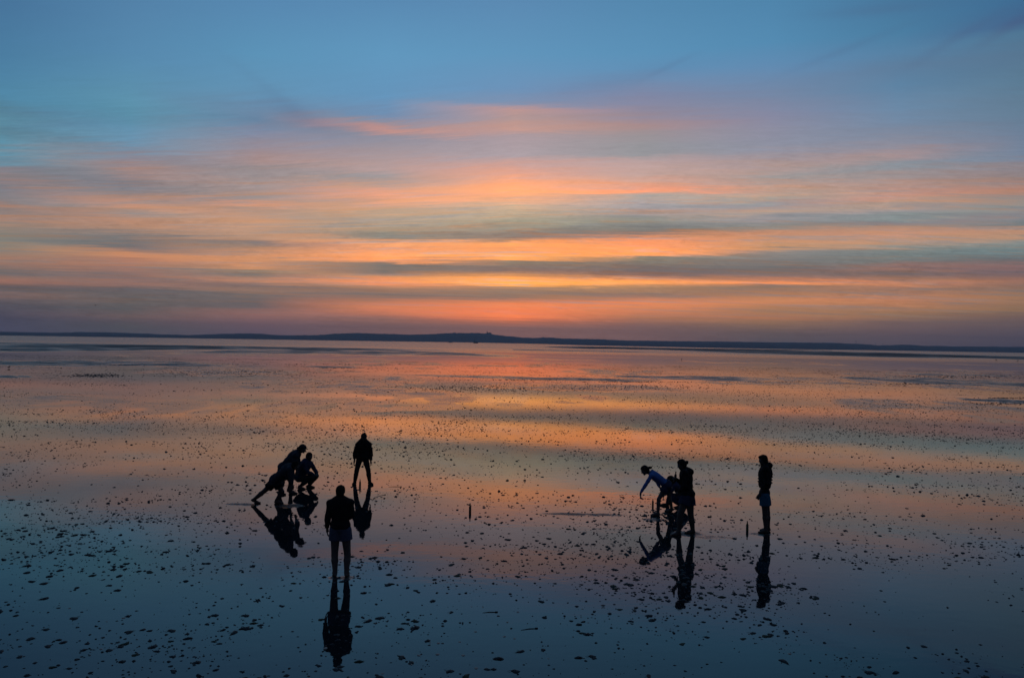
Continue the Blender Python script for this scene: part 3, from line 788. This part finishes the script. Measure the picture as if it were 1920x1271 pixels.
# 3 -- lunging man, leaning low to the right
p = Person(505, 943, 'person in dark shorts lunging low to the right with rear leg stretched back')
J = p.j
p.pose(pel=J(516, 900, -.10), neck=J(547.5, 874, -.55), head=J(554.5, 872.5, -.68), hf=(1, -.25, -.35), hu=(.3, -.1, 1),
       sh=[J(546, 874.5, -.32), J(543, 880.5, -.74)], el=[J(548.5, 893, -.30), J(546, 903, -.74)], wr=[J(548, 908, -.38), J(541, 914, -.66)],
       hip=[J(517, 903, .02), J(513.5, 904, -.18)], kn=[J(529, 921.5, -.02), J(496, 920, -.18)], an=[J(518.5, 937.5, .0), J(475.2, 937, -.05)],
       toe=[p.foot(531, 943, -.03), p.foot(484, 943, -.05)], lift=(0, .05), lw=1.12, aw=1.1)
p.body(SKIN_D, [((.2, 0, -1), (-.5, -1, 0), .5, -1), ((-.2, .2, -1), (0, 1, 0), .6, 1)])
F = Field(.01); p.torso(F, .032, 1.20)
for i in (0, 1): p.arm(F, i, .026, b_=.0)
p.mk('t_shirt', F, SLATE, wrinkle=.006, seed=6, cuts=[(p.pel - p.u * .02, -p.u)])
F = Field(.01); F.ell(p.pel, (.182, .140, .14), p.R, .03)
for i in (0, 1): p.shortleg(F, i, .62, .020, .022)
p.mk('shorts', F, BLACK, wrinkle=.006, seed=7)
p.hairm(pad=.012)

# 4 -- capped person bending forward behind the lunging one
p = Person(537, 927, 'person in peaked cap bending forward behind the lunging one')
J = p.j
p.pose(pel=J(530, 878, .05), neck=J(559, 847.5, -.06), head=J(567.3, 841, -.08), hf=(1, -.25, -.22), hu=(.2, 0, 1),
       sh=[J(556, 848, .12), J(554, 853, -.26)], el=[J(560, 868, .14), J(551, 874, -.28)], wr=[J(556, 884, .0), J(546, 889, -.12)],
       hip=[J(532, 881, .14), J(528, 881, -.06)], kn=[J(545, 902, .14), J(530, 904, -.10)], an=[J(545, 922, .16), J(524, 923, -.02)],
       toe=[p.foot(555, 927, .14), p.foot(533, 927, -.04)], lw=1.15, aw=1.15)
p.body(SKIN_D, [((0, -.4, -1), (0, -1, 0), .6, -1), ((.2, .4, -1), (0, 1, 0), .6, 1)])
F = Field(.01); p.torso(F, .036, 1.18)
for i in (0, 1): p.arm(F, i, .022, b_=.5)
p.mk('sweater', F, SLATE, wrinkle=.006, seed=8, cuts=[(p.pel - p.u * .02, -p.u)])
F = Field(.01); F.ell(p.pel, (.180, .138, .13), p.R, .03)
for i in (0, 1): p.shortleg(F, i, .75, .018, .016)
p.mk('shorts', F, CHAR, wrinkle=.005, seed=9)
p.hairm(extra=[(0, -.125, -.01, (.040, .042, .036)), (0, -.15, -.03, (.028, .032, .028))], mat=HAIR_B)
r, f, u = p.head_axes(); R = np.stack([r, f, u]); F = Field(.006); c = p.head
F.ell(c + u * .035 - f * .006, (.094, .112, .088), R, .01, cut=(c + u * .03, -u)); F.ell(c + u * .030 + f * .115, (.055, .052, .011), R, .01)
p.mk('cap', F, CHAR)

# 5 -- person squatting, facing right
p = Person(571, 915.5, 'person in dark blue hoodie squatting with forearms on the knees')
J = p.j
p.pose(pel=J(561.5, 896, 0), neck=J(575.5, 864, -.04), head=J(580, 855.2, -.05), hf=(1, -.45, -.18), hu=(.1, 0, 1),
       sh=[J(582, 868.5, .12), J(569.5, 870, -.18)], el=[J(590.5, 881, .16), J(578, 886, -.24)], wr=[J(594, 888, .0), J(590, 891, -.14)],
       hip=[J(564, 897.5, .10), J(561, 897.5, -.10)], kn=[J(593, 892.5, .18), J(585, 895, -.22)], an=[J(577.5, 911.3, .12), J(561.5, 911.5, -.10)],
       toe=[p.foot(588, 915, .14), p.foot(572, 915, -.14)])
p.body(SKIN_D, [((.6, -.9, -.2), (-.2, -.3, -1), .6, -1), ((.8, .7, -.1), (-.2, .3, -1), .6, 1)])
F = Field(.01); p.torso(F, .034, 1.12)
for i in (0, 1): p.arm(F, i, .022, b_=.92)
F.ell(p.neck - p.f * .07 - p.u * .01, (.10, .05, .065), p.R, .03)
p.mk('hoodie', F, DENIM, wrinkle=.007, seed=10, cuts=[(p.pel - p.u * .06, -p.u)])
F = Field(.01); F.ell(p.pel, (.172, .135, .12), p.R, .03)
for i in (0, 1): p.leg(F, i, .013, b_=.75)
p.mk('trousers', F, CHAR, wrinkle=.005, seed=11)
p.hairm(pad=.008)

# 6 -- woman in blue bending forward with an arm stretched down
p = Person(1240, 966.5, 'woman in blue long sleeved top bending forward, one arm reaching down')
J = p.j
p.pose(pel=J(1250.5, 908.5, .05), neck=J(1220.5, 886.5, -.02), head=J(1208.8, 881.2, -.03), hf=(-1, -.15, -.55), hu=(-.45, 0, 1),
       sh=[J(1221.5, 891.5, -.19), J(1224, 888.5, .16)], el=[J(1211.2, 907.8, -.21), J(1233, 905, .20)], wr=[J(1201.2, 923.4, -.20), J(1239, 917, .10)],
       hip=[J(1249, 911.5, -.06), J(1252, 911, .15)], kn=[J(1235, 935.8, -.08), J(1255.5, 934.5, .22)], an=[J(1233.8, 961, -.02), J(1259.5, 953.5, .52)],
       toe=[p.foot(1222, 968, -.03), p.foot(1249, 958, .50)], lw=.92, aw=.88, lift=(0, .02))
p.body(SKIN, [((-.05, 0, -1), (.6, -.3, 0), .3, 1), ((.6, 0, -1), (-1, 0, 0), .5, -1)])
F = Field(.01); p.torso(F, .014, .95)
for i in (0, 1): p.arm(F, i, .013, b_=.94)
p.mk('blue_top', F, BLUE, wrinkle=.005, seed=12, cuts=[(p.pel + p.u * .09, -p.u)])
F = Field(.01); F.ell(p.pel + p.u * .01, (.175, .135, .145), p.R, .03)
for i in (0, 1): p.shortleg(F, i, .45, .016, .016)
p.mk('shorts', F, NAVY, wrinkle=.005, seed=13)
p.hairm(extra=[(0, -.12, -.0, (.035, .05, .035)), (0, -.17, -.02, (.03, .045, .03))], mat=HAIR_B)

# 7 -- woman in black hoodie, standing, bottle in the raised hand
p = Person(1286, 1002, 'woman in black hoodie standing with hair in bun, holding a bottle up')
J = p.j
p.pose(pel=J(1289, 929, 0), neck=J(1285.5, 880, 0), head=J(1277.8, 870.8, -.02), hf=(-1, -.12, -.35), hu=(-.25, 0, 1),
       sh=[J(1284, 887, -.19), J(1287.5, 886, .19)], el=[J(1283.5, 911, -.25), J(1280, 906, .20)], wr=[J(1273, 922, -.18), J(1268, 898.2, .06)],
       hip=[J(1287, 933, -.09), J(1292.5, 933, .10)], kn=[J(1275.5, 964, -.12), J(1295, 965, .09)], an=[J(1273, 994.5, -.08), J(1299, 993.5, .14)],
       toe=[p.foot(1262, 1003, -.12), p.foot(1288, 1000, .12)], lw=1.28, aw=.95)
p.body(SKIN_D, [((-.7, .1, -.8), (0, 1, 0), .5, 1), ((-.5, -.5, .5), (-.6, -.9, 0), .75, -1)])
F = Field(.01); p.torso(F, .036, 1.06)
F.ell(p.pel + p.u * .04, (.195, .170, .12), p.R, .05)
for i in (0, 1): p.arm(F, i, .020, b_=.93)
F.ell(p.neck - p.f * .115 - p.u * .055, (.11, .065, .075), p.R, .04); F.ell(p.neck - p.f * .04 + p.u * .0, (.10, .08, .05), p.R, .03)
p.mk('hoodie', F, BLACK, wrinkle=.007, seed=14, cuts=[(p.pel - p.u * .05, -p.u)])
F = Field(.01); F.ell(p.pel - p.u * .01, (.188, .168, .13), p.R, .03)
for i in (0, 1): p.shortleg(F, i, .42, .022, .024)
p.mk('shorts', F, NAVY, wrinkle=.005, seed=15)
p.hairm(extra=[(0, -.13, .005, (.045, .045, .045))], mat=HAIR_B)
held = np.array(p.root) + p.wr[1] + A_([-.04, -.05, .02])

# 8 -- person crouching low behind the two women
p = Person(1256, 950, 'dark haired person crouching low behind the two women')
J = p.j
p.pose(pel=J(1283, 930, .0), neck=J(1267, 908, 0), head=J(1257.8, 900.5, -.02), hf=(-1, -.1, -.5), hu=(-.3, 0, 1),
       sh=[J(1267, 912, -.17), J(1269, 911, .17)], el=[J(1257, 923, -.2), J(1257, 922, .2)], wr=[J(1249, 926, -.12), J(1250, 926, .12)],
       hip=[J(1282, 932, -.09), J(1282.5, 931, .10)], kn=[J(1258, 934, -.14), J(1256, 928, .14)], an=[J(1277, 946.8, -.12), J(1251, 945.5, .16)],
       toe=[p.foot(1266, 951, -.14), p.foot(1242, 950, .16)], aw=.9, lw=.92)
p.body(SKIN_D, [((-1, .4, -.4), (0, .3, -1), .5, 1), ((-1, -.4, -.4), (0, -.3, -1), .5, -1)])
F = Field(.01); p.torso(F, .022, 1.0)
for i in (0, 1): p.arm(F, i, .017, b_=.9)
p.mk('sweater', F, NAVY, wrinkle=.006, seed=16, cuts=[(p.pel - p.u * .05, -p.u)])
F = Field(.01); F.ell(p.pel, (.165, .130, .12), p.R, .03)
for i in (0, 1): p.leg(F, i, .012, b_=.7)
p.mk('trousers', F, DENIM, wrinkle=.005, seed=17)
p.hairm(pad=.02)

# 9 -- tall man on the right, in profile
p = Person(1434, 997, 'man in padded dark jacket and teal shorts standing in profile at the right')
J = p.j
p.pose(pel=J(1433.5, 925, 0), neck=J(1436.5, 872.5, 0), head=J(1430.8, 861.8, 0), hf=(-1, -.05, -.16), hu=(-.05, 0, 1),
       sh=[J(1435, 880, -.20), J(1437, 880, .20)], el=[J(1437.5, 905, -.24), J(1438.5, 905, .24)], wr=[J(1424.5, 925.5, -.14), J(1424.5, 925.5, .14)],
       hip=[J(1433.5, 931, -.09), J(1434.5, 931, .10)], kn=[J(1434.6, 961, -.10), J(1438.6, 961, .10)], an=[J(1436.0, 991, -.09), J(1440.0, 989.5, .10)],
       toe=[p.foot(1414, 998, -.13), p.foot(1418, 996, .12)], lw=1.18)
p.body(SKIN_D, [((-.45, .15, -1), (0, 1, -.2), .4, 1), ((-.45, -.15, -1), (0, -1, -.2), .4, -1)])
F = Field(.01); p.torso(F, .036, 1.14, low=False)
for i in (0, 1): p.arm(F, i, .024, b_=.9)
F.ell(p.neck - p.f * .085 + p.u * .01, (.115, .065, .06), p.R, .03); F.cone(p.neck - p.f * .06 + p.u * .03, p.neck + p.f * .07, .065, .05, .03)
jk = p.mk('padded_jacket', F, BLACK, wrinkle=.004, seed=18, cuts=[(p.pel + p.u * .13, -p.u)])
F = Field(.009)
for q in (.27, .34, .41, .48):                                  # quilted ribs round the jacket
    F.ell(p.pel + p.u * q + p.f * .004, (.212, .174, .030), p.R, .01)
rb = p.mk('quilted_band', F, CHAR); rb.parent = jk
F = Field(.01); p.torso(F, .016, 1.0, top=False)
p.mk('sweater', F, CHAR, wrinkle=.005, seed=19, cuts=[(p.pel - p.u * .02, -p.u), (p.pel + p.u * .3, p.u)])
F = Field(.01); F.ell(p.pel - p.u * .01, (.172, .128, .13), p.R, .03)
for i in (0, 1): p.shortleg(F, i, .55, .018, .014)
p.mk('shorts', F, TEAL, wrinkle=.004, seed=20)
r, f, u = p.head_axes()
p.hairm(pad=.012, extra=[(0, .05, .085, (.05, .045, .022)), (0, .085, .075, (.04, .02, .018))])

# ------------------------------------------------------------------ bottles
def glass(name, c):
    m = bpy.data.materials.new(name); m.use_nodes = True
    b = m.node_tree.nodes['Principled BSDF']
    gg = G(m.node_tree); tcn = m.node_tree.nodes.new('ShaderNodeTexCoord')
    n_ = gg.noise(tcn.outputs['Object'], 30, 3)
    m.node_tree.links.new(gg.mix(n_, [q * .8 for q in c], c), b.inputs['Base Color'])
    b.inputs['Roughness'].default_value = .12; b.inputs['Transmission Weight'].default_value = .35; b.inputs['IOR'].default_value = 1.5
    return m
GREEN = glass('green_glass', (0.02, 0.075, 0.022)); BROWN = glass('brown_glass', (0.045, 0.018, 0.008))
PAPER = material('bottle_label_paper', (0.10, 0.11, 0.08), .8, .2, .2, 40)
def lathe(prof, n=16):
    V = []; Fc = []
    for r, z in prof:
        for i in range(n): V.append((r * math.cos(2 * math.pi * i / n), r * math.sin(2 * math.pi * i / n), z))
    for k in range(len(prof) - 1):
        for i in range(n): Fc.append((k * n + i, k * n + (i + 1) % n, (k + 1) * n + (i + 1) % n, (k + 1) * n + i))
    Fc.append(tuple(range(n))[::-1]); Fc.append(tuple(range(len(V) - n, len(V))))
    return V, Fc
def bottle(loc, label, mat, h=.23, tilt=(0, 0)):
    k = h / .23
    e = empty('bottle', loc, label, 'bottle', 'beer bottles of the game')
    e.rotation_euler = (tilt[0], tilt[1], random.random() * 6)
    v_, f_ = lathe([(r * k, z * k) for r, z in ((.026, 0), (.0305, .004), (.0305, .128), (.028, .145), (.018, .168), (.0135, .185), (.0128, .215), (.0145, .217), (.0145, .228), (.011, .23))])
    mesh_obj('glass', v_, f_, mat, e)
    v_, f_ = lathe([(r * k, z * k) for r, z in ((.0309, .045), (.0313, .046), (.0313, .105), (.0309, .106))]); mesh_obj('paper_label', v_, f_, PAPER, e)
    v_, f_ = lathe([(r * k, z * k) for r, z in ((.0156, .217), (.0162, .219), (.0152, .231), (.010, .2325))], 12); mesh_obj('lip_ring', v_, f_, mat, e)
for (px, py, h, mt, lb) in ((1401, 994, .225, GREEN, 'green bottle standing on the wet flat in front of the tall man'),
                            (881.3, 960, .235, BROWN, 'dark bottle standing alone midway between the two groups'),
                            (675, 911.5, .215, BROWN, 'dark bottle standing between the legs of the spread legged person'),
                            (1224, 947.5, .19, BROWN, 'dark bottle standing by the front foot of the woman in blue')):
    c = ground(px, py); bottle((c.x, c.y, -.004), lb, mt, h)
bottle(tuple(held + A_([0, 0, -.06])), 'dark bottle held up in the hand of the woman in black', BROWN, .23, (0, -.08))

# ------------------------------------------------------------------ birds
M_bird = material('dark_plumage', (0.02, 0.02, 0.022), .9, .1, .3, 20)
def standing_bird(px, py, s_, face, label):
    c = ground(px, py); e = empty('wading_bird', (c.x, c.y, 0), label, 'bird', 'birds on the flat')
    d = A_([math.cos(face), math.sin(face), 0])
    F = Field(.012 * s_)
    z = .17 * s_
    F.ell((0, 0, z), (.13 * s_, .055 * s_, .058 * s_), np.stack([d, np.cross([0, 0, 1], d), A_([0, 0, 1])]), .02)
    F.cone(A_([0, 0, z]) + d * .08 * s_, A_([0, 0, z + .11 * s_]) + d * .12 * s_, .035 * s_, .026 * s_, .02)
    F.ell(A_([0, 0, z + .125 * s_]) + d * .13 * s_, A_([.03, .03, .03]) * s_, None, .01)
    F.cone(A_([0, 0, z + .01]) - d * .1 * s_, A_([0, 0, z]) - d * .2 * s_, .03 * s_, .012 * s_, .02)
    v_, q = F.build(); mesh_obj('body', v_, q, M_bird, e)
    v_, f_ = stick(A_([0, 0, z + .125 * s_]) + d * .15 * s_, A_([0, 0, z + .10 * s_]) + d * .23 * s_, .010 * s_, .003 * s_); mesh_obj('beak', v_, f_, M_bird, e)
    for q in (-1, 1):
        o = np.cross([0, 0, 1], d) * .025 * q * s_
        v_, f_ = stick(o + A_([0, 0, 0]), o + A_([0, 0, z - .03 * s_]), .008 * s_, .009 * s_); mesh_obj('leg', v_, f_, M_bird, e)
standing_bird(16.5, 690.5, 1.0, .4, 'dark bird standing on the flat at the far left edge')
standing_bird(1697, 720.5, 1.0, 2.5, 'dark bird standing on the flat below the right hand hills')
standing_bird(1278, 674.5, 1.3, 0, 'tiny bird standing far out on the flat right of centre')
standing_bird(1868, 676.5, 2.2, 3.1, 'left one of two far birds on the flat at the right edge')
standing_bird(1908, 678, 2.2, .1, 'right one of two far birds on the flat at the right edge')
def flying_bird(px, py, dist, span, label):
    c = at_depth(px, py, dist); e = empty('flying_bird', c, label, 'bird', 'birds in the sky')
    F = Field(.025); F.ell((0, 0, 0), (.20, .06, .06), None, .02); F.cone((.15, 0, .01), (.25, 0, .02), .045, .03, .02); F.cone((-.15, 0, 0), (-.3, 0, 0), .04, .03, .02)
    v_, q = F.build(); mesh_obj('body', v_, q, M_bird, e)
    for s_ in (-1, 1):
        V = [(.09, s_ * .04, .03), (-.09, s_ * .04, .03), (-.05, s_ * span * .25, .16), (.11, s_ * span * .25, .17), (-.10, s_ * span * .5, .08), (.09, s_ * .04, .01), (-.09, s_ * .04, .01), (-.05, s_ * span * .25, .14), (.11, s_ * span * .25, .15)]
        mesh_obj('wing', V, [(0, 1, 2, 3), (3, 2, 4), (5, 8, 7, 6), (8, 4, 7), (0, 3, 8, 5), (1, 6, 7, 2), (3, 4, 8), (2, 7, 4)], M_bird, e, False)
flying_bird(179, 572.5, 260, 1.1, 'small dark bird flying low over the left hills')
flying_bird(1347, 629, 420, 1.2, 'tiny dark bird flying just above the ridge right of centre')

# ------------------------------------------------------------------ weed, shells and worm casts on the flat
M_weed = material('wet_weed', (0.018, 0.024, 0.028), .75, .25, .4, 60)
M_weed2 = material('green_weed', (0.022, 0.032, 0.018), .75, .25, .4, 60)
M_shell = material('pale_shell', (0.36, 0.30, 0.25), .7, .25, .35, 90)
def blobs(n, d0, d1, pw, seed):
    """points spread evenly over the ground between two depths, thinned by patchy noise"""
    r_ = np.random.default_rng(seed)
    d = np.sqrt(r_.uniform(d0 ** 2, d1 ** 2, n)); x = d * r_.uniform(-.80, .80, n)
    a = fbm(x / 1.6, d / 2.4, 41, 3); b_ = fbm(x / 6.5, d / 9, 45, 3)
    dens = np.clip((a - .24) / .36, 0.06, 1) * np.clip((b_ - .18) / .36, .12, 1) ** pw
    rd = 1 - np.abs(2 * fbm(x / 7 + 3, d / 2.2, 47, 3) - 1)                       # drift lines left by the ebb
    dens *= .35 + 1.1 * np.clip((rd - .72) / .2, 0, 1)
    c0 = ground(960, 1130); e0 = ground(250, 1060)
    dens *= 1 - .75 * np.exp(-((x - c0.x) / 2.4) ** 2 - ((d - c0.y) / 2.2) ** 2)
    dens *= 1 - .4 * np.exp(-((x - e0.x) / 3.5) ** 2 - ((d - e0.y) / 2.5) ** 2)
    keep = r_.random(n) < dens
    return x[keep], d[keep]
x1, d1 = blobs(62000, 9.5, 46, .8, 11)
x3, d3 = blobs(16000, 9.5, 21, .6, 14)
x1 = np.concatenate([x1, x3]); d1 = np.concatenate([d1, d3])
x2, d2 = blobs(230000, 46, 160, 1.4, 12)
# dense weed banks far out
far = []; far_s = []
for (px, py, hw, hh, n) in ((178, 704, 52, 3.5, 520), (1180, 716, 130, .7, 150), (1440, 716, 70, .7, 80), (1885, 746, 45, .9, 120), (1720, 720, 70, .7, 90), (640, 690, 50, .9, 90),
                            (430, 699, 150, 7, 420), (900, 729, 170, 8, 700), (1000, 712, 150, 1.2, 160), (1870, 757, 70, 2.5, 160), (560, 683, 190, .6, 120), (250, 684, 110, .6, 120), (1150, 727, 200, 7, 600), (1780, 706, 150, 3, 300), (1650, 772, 300, 22, 700), (300, 800, 260, 16, 600), (1560, 815, 330, 26, 900), (760, 800, 300, 22, 600)):
    for _ in range(n):
        q = ground(px + random.gauss(0, .5) * hw, py + random.gauss(0, .5) * hh); far.append((q.x, q.y)); far_s.append(q.y / F0 * random.uniform(.45, 1.5))
far = np.array(far)
def sizes(n, r_, lo=.005, sig=.60): return np.where(r_.random(n) < .04, 1.25, 1.0) * np.clip(np.exp(r_.normal(math.log(.0162), sig, n)), lo, .056)
r_ = np.random.default_rng(5)
X = np.concatenate([x1, x2, far[:, 0]]); Y = np.concatenate([d1, d2, far[:, 1]])
SZ = np.concatenate([sizes(len(x1), r_), sizes(len(x2), r_, .010, .5) * 1.30, np.array(far_s)])
ROT = r_.normal(0, .5, len(X)); ASP = r_.uniform(.55, 1.25, len(X))
# which ones show largest inside the frame
vis = np.array([0.0] * len(X))
tx = X / Y
infr = (np.abs(tx) < .64) & (Y > 10.2)
vis[infr] = (SZ / Y)[infr]
order = np.argsort(-vis)[:270]
big = np.zeros(len(X), bool); big[order] = True

def clump_mesh(seed, strands):
    rr = random.Random(seed)
    V = []; Fc = []
    n = 10
    ph = [rr.uniform(0, 6.28) for _ in range(3)]
    def rad(a): return 1 + .28 * math.sin(2 * a + ph[0]) + .20 * math.sin(3 * a + ph[1]) + .14 * math.sin(5 * a + ph[2]) + rr.uniform(-.1, .1)
    R0 = [rad(2 * math.pi * i / n) for i in range(n)]
    for s_, z in ((1.0, -.02), (.86, .13), (.5, .28)):
        for i in range(n):
            a = 2 * math.pi * i / n; k = R0[i] * s_
            V.append((k * math.cos(a), k * math.sin(a), z + (rr.uniform(-.06, .06) if z > 0 else 0)))
    V.append((rr.uniform(-.1, .1), rr.uniform(-.1, .1), .34))
    for k in range(2):
        for i in range(n): Fc.append((k * n + i, k * n + (i + 1) % n, (k + 1) * n + (i + 1) % n, (k + 1) * n + i))
    for i in range(n): Fc.append((2 * n + i, 2 * n + (i + 1) % n, 3 * n))
    for _ in range(strands):
        a = rr.uniform(0, 6.28); c = Vector((math.cos(a) * .6, math.sin(a) * .6, .05)); d = Vector((math.cos(a + rr.uniform(-.6, .6)), math.sin(a + rr.uniform(-.6, .6)), 0))
        s_ = Vector((-d.y, d.x, 0)) * rr.uniform(.05, .1); q = c + d * rr.uniform(.6, 1.5); mid = (c + q) / 2 + Vector((0, 0, .10)); q.z = .0
        o = len(V); V += [tuple(c - s_), tuple(c + s_), tuple(mid + s_), tuple(mid - s_), tuple(q), tuple(mid + Vector((0, 0, .07)))]
        Fc += [(o, o + 1, o + 2, o + 5), (o, o + 5, o + 3), (o + 5, o + 2, o + 4), (o + 3, o + 5, o + 4)]
    return V, Fc
variants = []
for i in range(12):
    v_, f_ = clump_mesh(100 + i, i % 4)
    mm = bpy.data.meshes.new('weed_clump'); mm.from_pydata(v_, [], f_); mm.update(); mm.materials.append(M_weed2 if i % 5 == 4 else M_weed); variants.append(mm)
for n_, i in enumerate(order):
    o = bpy.data.objects.new('weed_clump', variants[n_ % 12]); COL.objects.link(o)
    o.location = (X[i], Y[i], 0); o.rotation_euler = (0, 0, ROT[i]); o.scale = (SZ[i], SZ[i] * ASP[i], SZ[i] * 1.0)
    tag(o, 'dark clump of seaweed lying on the wet mirror like flat', 'seaweed', 'larger seaweed clumps on the flat')
sm = ~big
xs, ys, sz, ro, asx = X[sm], Y[sm], SZ[sm], ROT[sm], ASP[sm]
n = len(xs); k = 7
ang = np.linspace(0, 2 * math.pi, k, endpoint=False)[None, :] + r_.uniform(0, 6, (n, 1))
rr_ = (1 + r_.normal(0, .24, (n, k))) * sz[:, None]
lx = rr_ * np.cos(ang); ly = rr_ * np.sin(ang) * asx[:, None]
cr, sr = np.cos(ro)[:, None], np.sin(ro)[:, None]
ox = xs[:, None] + lx * cr - ly * sr; oy = ys[:, None] + lx * sr + ly * cr
rim = np.stack([ox, oy, np.full_like(ox, -.002)], -1)
topx = xs + r_.normal(0, .15, n) * sz; topy = ys + r_.normal(0, .15, n) * sz
mid = rim * .45 + np.stack([topx, topy, np.zeros(n)], -1)[:, None, :] * .55
mid[..., 2] = (sz * r_.uniform(.16, .48, n))[:, None] * (1 + r_.normal(0, .2, (n, k)))
Vv = np.concatenate([rim, mid], 1).reshape(-1, 3)
base = (np.arange(n) * 2 * k)[:, None]
q4 = []
for i in range(k):
    j_ = (i + 1) % k
    q4.append(np.concatenate([base + i, base + j_, base + k + j_, base + k + i], 1))
for i in range(1, k - 2, 2):
    q4.append(np.concatenate([base + k, base + k + i, base + k + i + 1, base + k + i + 2], 1))
Q = np.stack(q4, 1).reshape(-1, 4)
sw = mesh_obj('seaweed_scatter', Vv, Q, M_weed, smooth=False)
tag(sw, 'countless small dark bits of seaweed scattered over the wet flat', 'seaweed', None, 'stuff')

# pale shells, mostly in the foreground
def shell_mesh(seed):
    rr = random.Random(seed); V = []; Fc = []
    n = 12; m_ = 4
    for j_ in range(m_ + 1):
        t_ = j_ / m_
        for i in range(n):
            a = 2 * math.pi * i / n
            k_ = math.cos(t_ * math.pi / 2) * (1 + .05 * (i % 2))
            V.append((k_ * math.cos(a) + .35 * t_ * t_, k_ * math.sin(a) * .8, .45 * math.sin(t_ * math.pi / 2)))
    for j_ in range(m_):
        for i in range(n): Fc.append((j_ * n + i, j_ * n + (i + 1) % n, (j_ + 1) * n + (i + 1) % n, (j_ + 1) * n + i))
    return V, Fc
shells = []
for i in range(3):
    v_, f_ = shell_mesh(i); mm = bpy.data.meshes.new('seashell'); mm.from_pydata(v_, [], f_); mm.update(); mm.materials.append(M_shell); shells.append(mm)
SH = [(951, 1166), (891, 1184), (965, 1197), (821, 1226), (772, 1245), (893, 1252), (1090, 1157), (1103, 1167), (806, 1204), (822, 1205), (862, 1203), (868, 1228), (786, 1228), (1025, 1124), (971, 1147), (847, 1271), (945, 1193),
      (1092, 1141), (1131, 1138), (1028, 1234), (906, 1138), (884, 1137), (200, 1165), (232, 1158), (300, 1130), (1480, 1225), (717, 1262), (190, 1216), (130, 1140), (610, 1215)]
for i, (px, py) in enumerate(SH):
    c = ground(px, py); o = bpy.data.objects.new('seashell', shells[i % 3]); COL.objects.link(o)
    s_ = random.uniform(.018, .034)
    o.location = (c.x, c.y, -.003); o.rotation_euler = (random.uniform(-.2, .2), random.uniform(-.2, .2), random.uniform(0, 6)); o.scale = (s_, s_, s_)
    tag(o, 'small pale shell lying on the dark wet foreground', 'shell', 'pale shells in the foreground')

# thin sticks
for (xa, ya, xb, yb, lb) in ((905, 1148.5, 931, 1147.5, 'short dark stick lying in the middle foreground'),
                             (977, 1181, 1006, 1178, 'dark stick with a knob at its right end in the middle foreground'),
                             (728, 912.5, 752, 912.5, 'thin dark stick lying right of the spread legged person'),
                             (702, 932, 722, 927.5, 'bent dark stick right of the nearest person at head height')):
    a = ground(xa, ya); b_ = ground(xb, yb); mid_ = (a + b_) / 2
    e = empty('stick', mid_, lb, 'stick')
    la, lb_ = a - mid_, b_ - mid_; kink = (la + lb_) / 2 + Vector((0, .02, .003))
    v_, f_ = join(stick(la, kink, .005, .007), stick(kink, lb_, .0072, .009)); mesh_obj('stem', v_, f_, M_weed, e)
    v_, f_ = stick(lb_ + Vector((-.02, 0, .002)), lb_ + Vector((.02, .008, .004)), .016, .012, 8); mesh_obj('knob', v_, f_, M_weed, e)
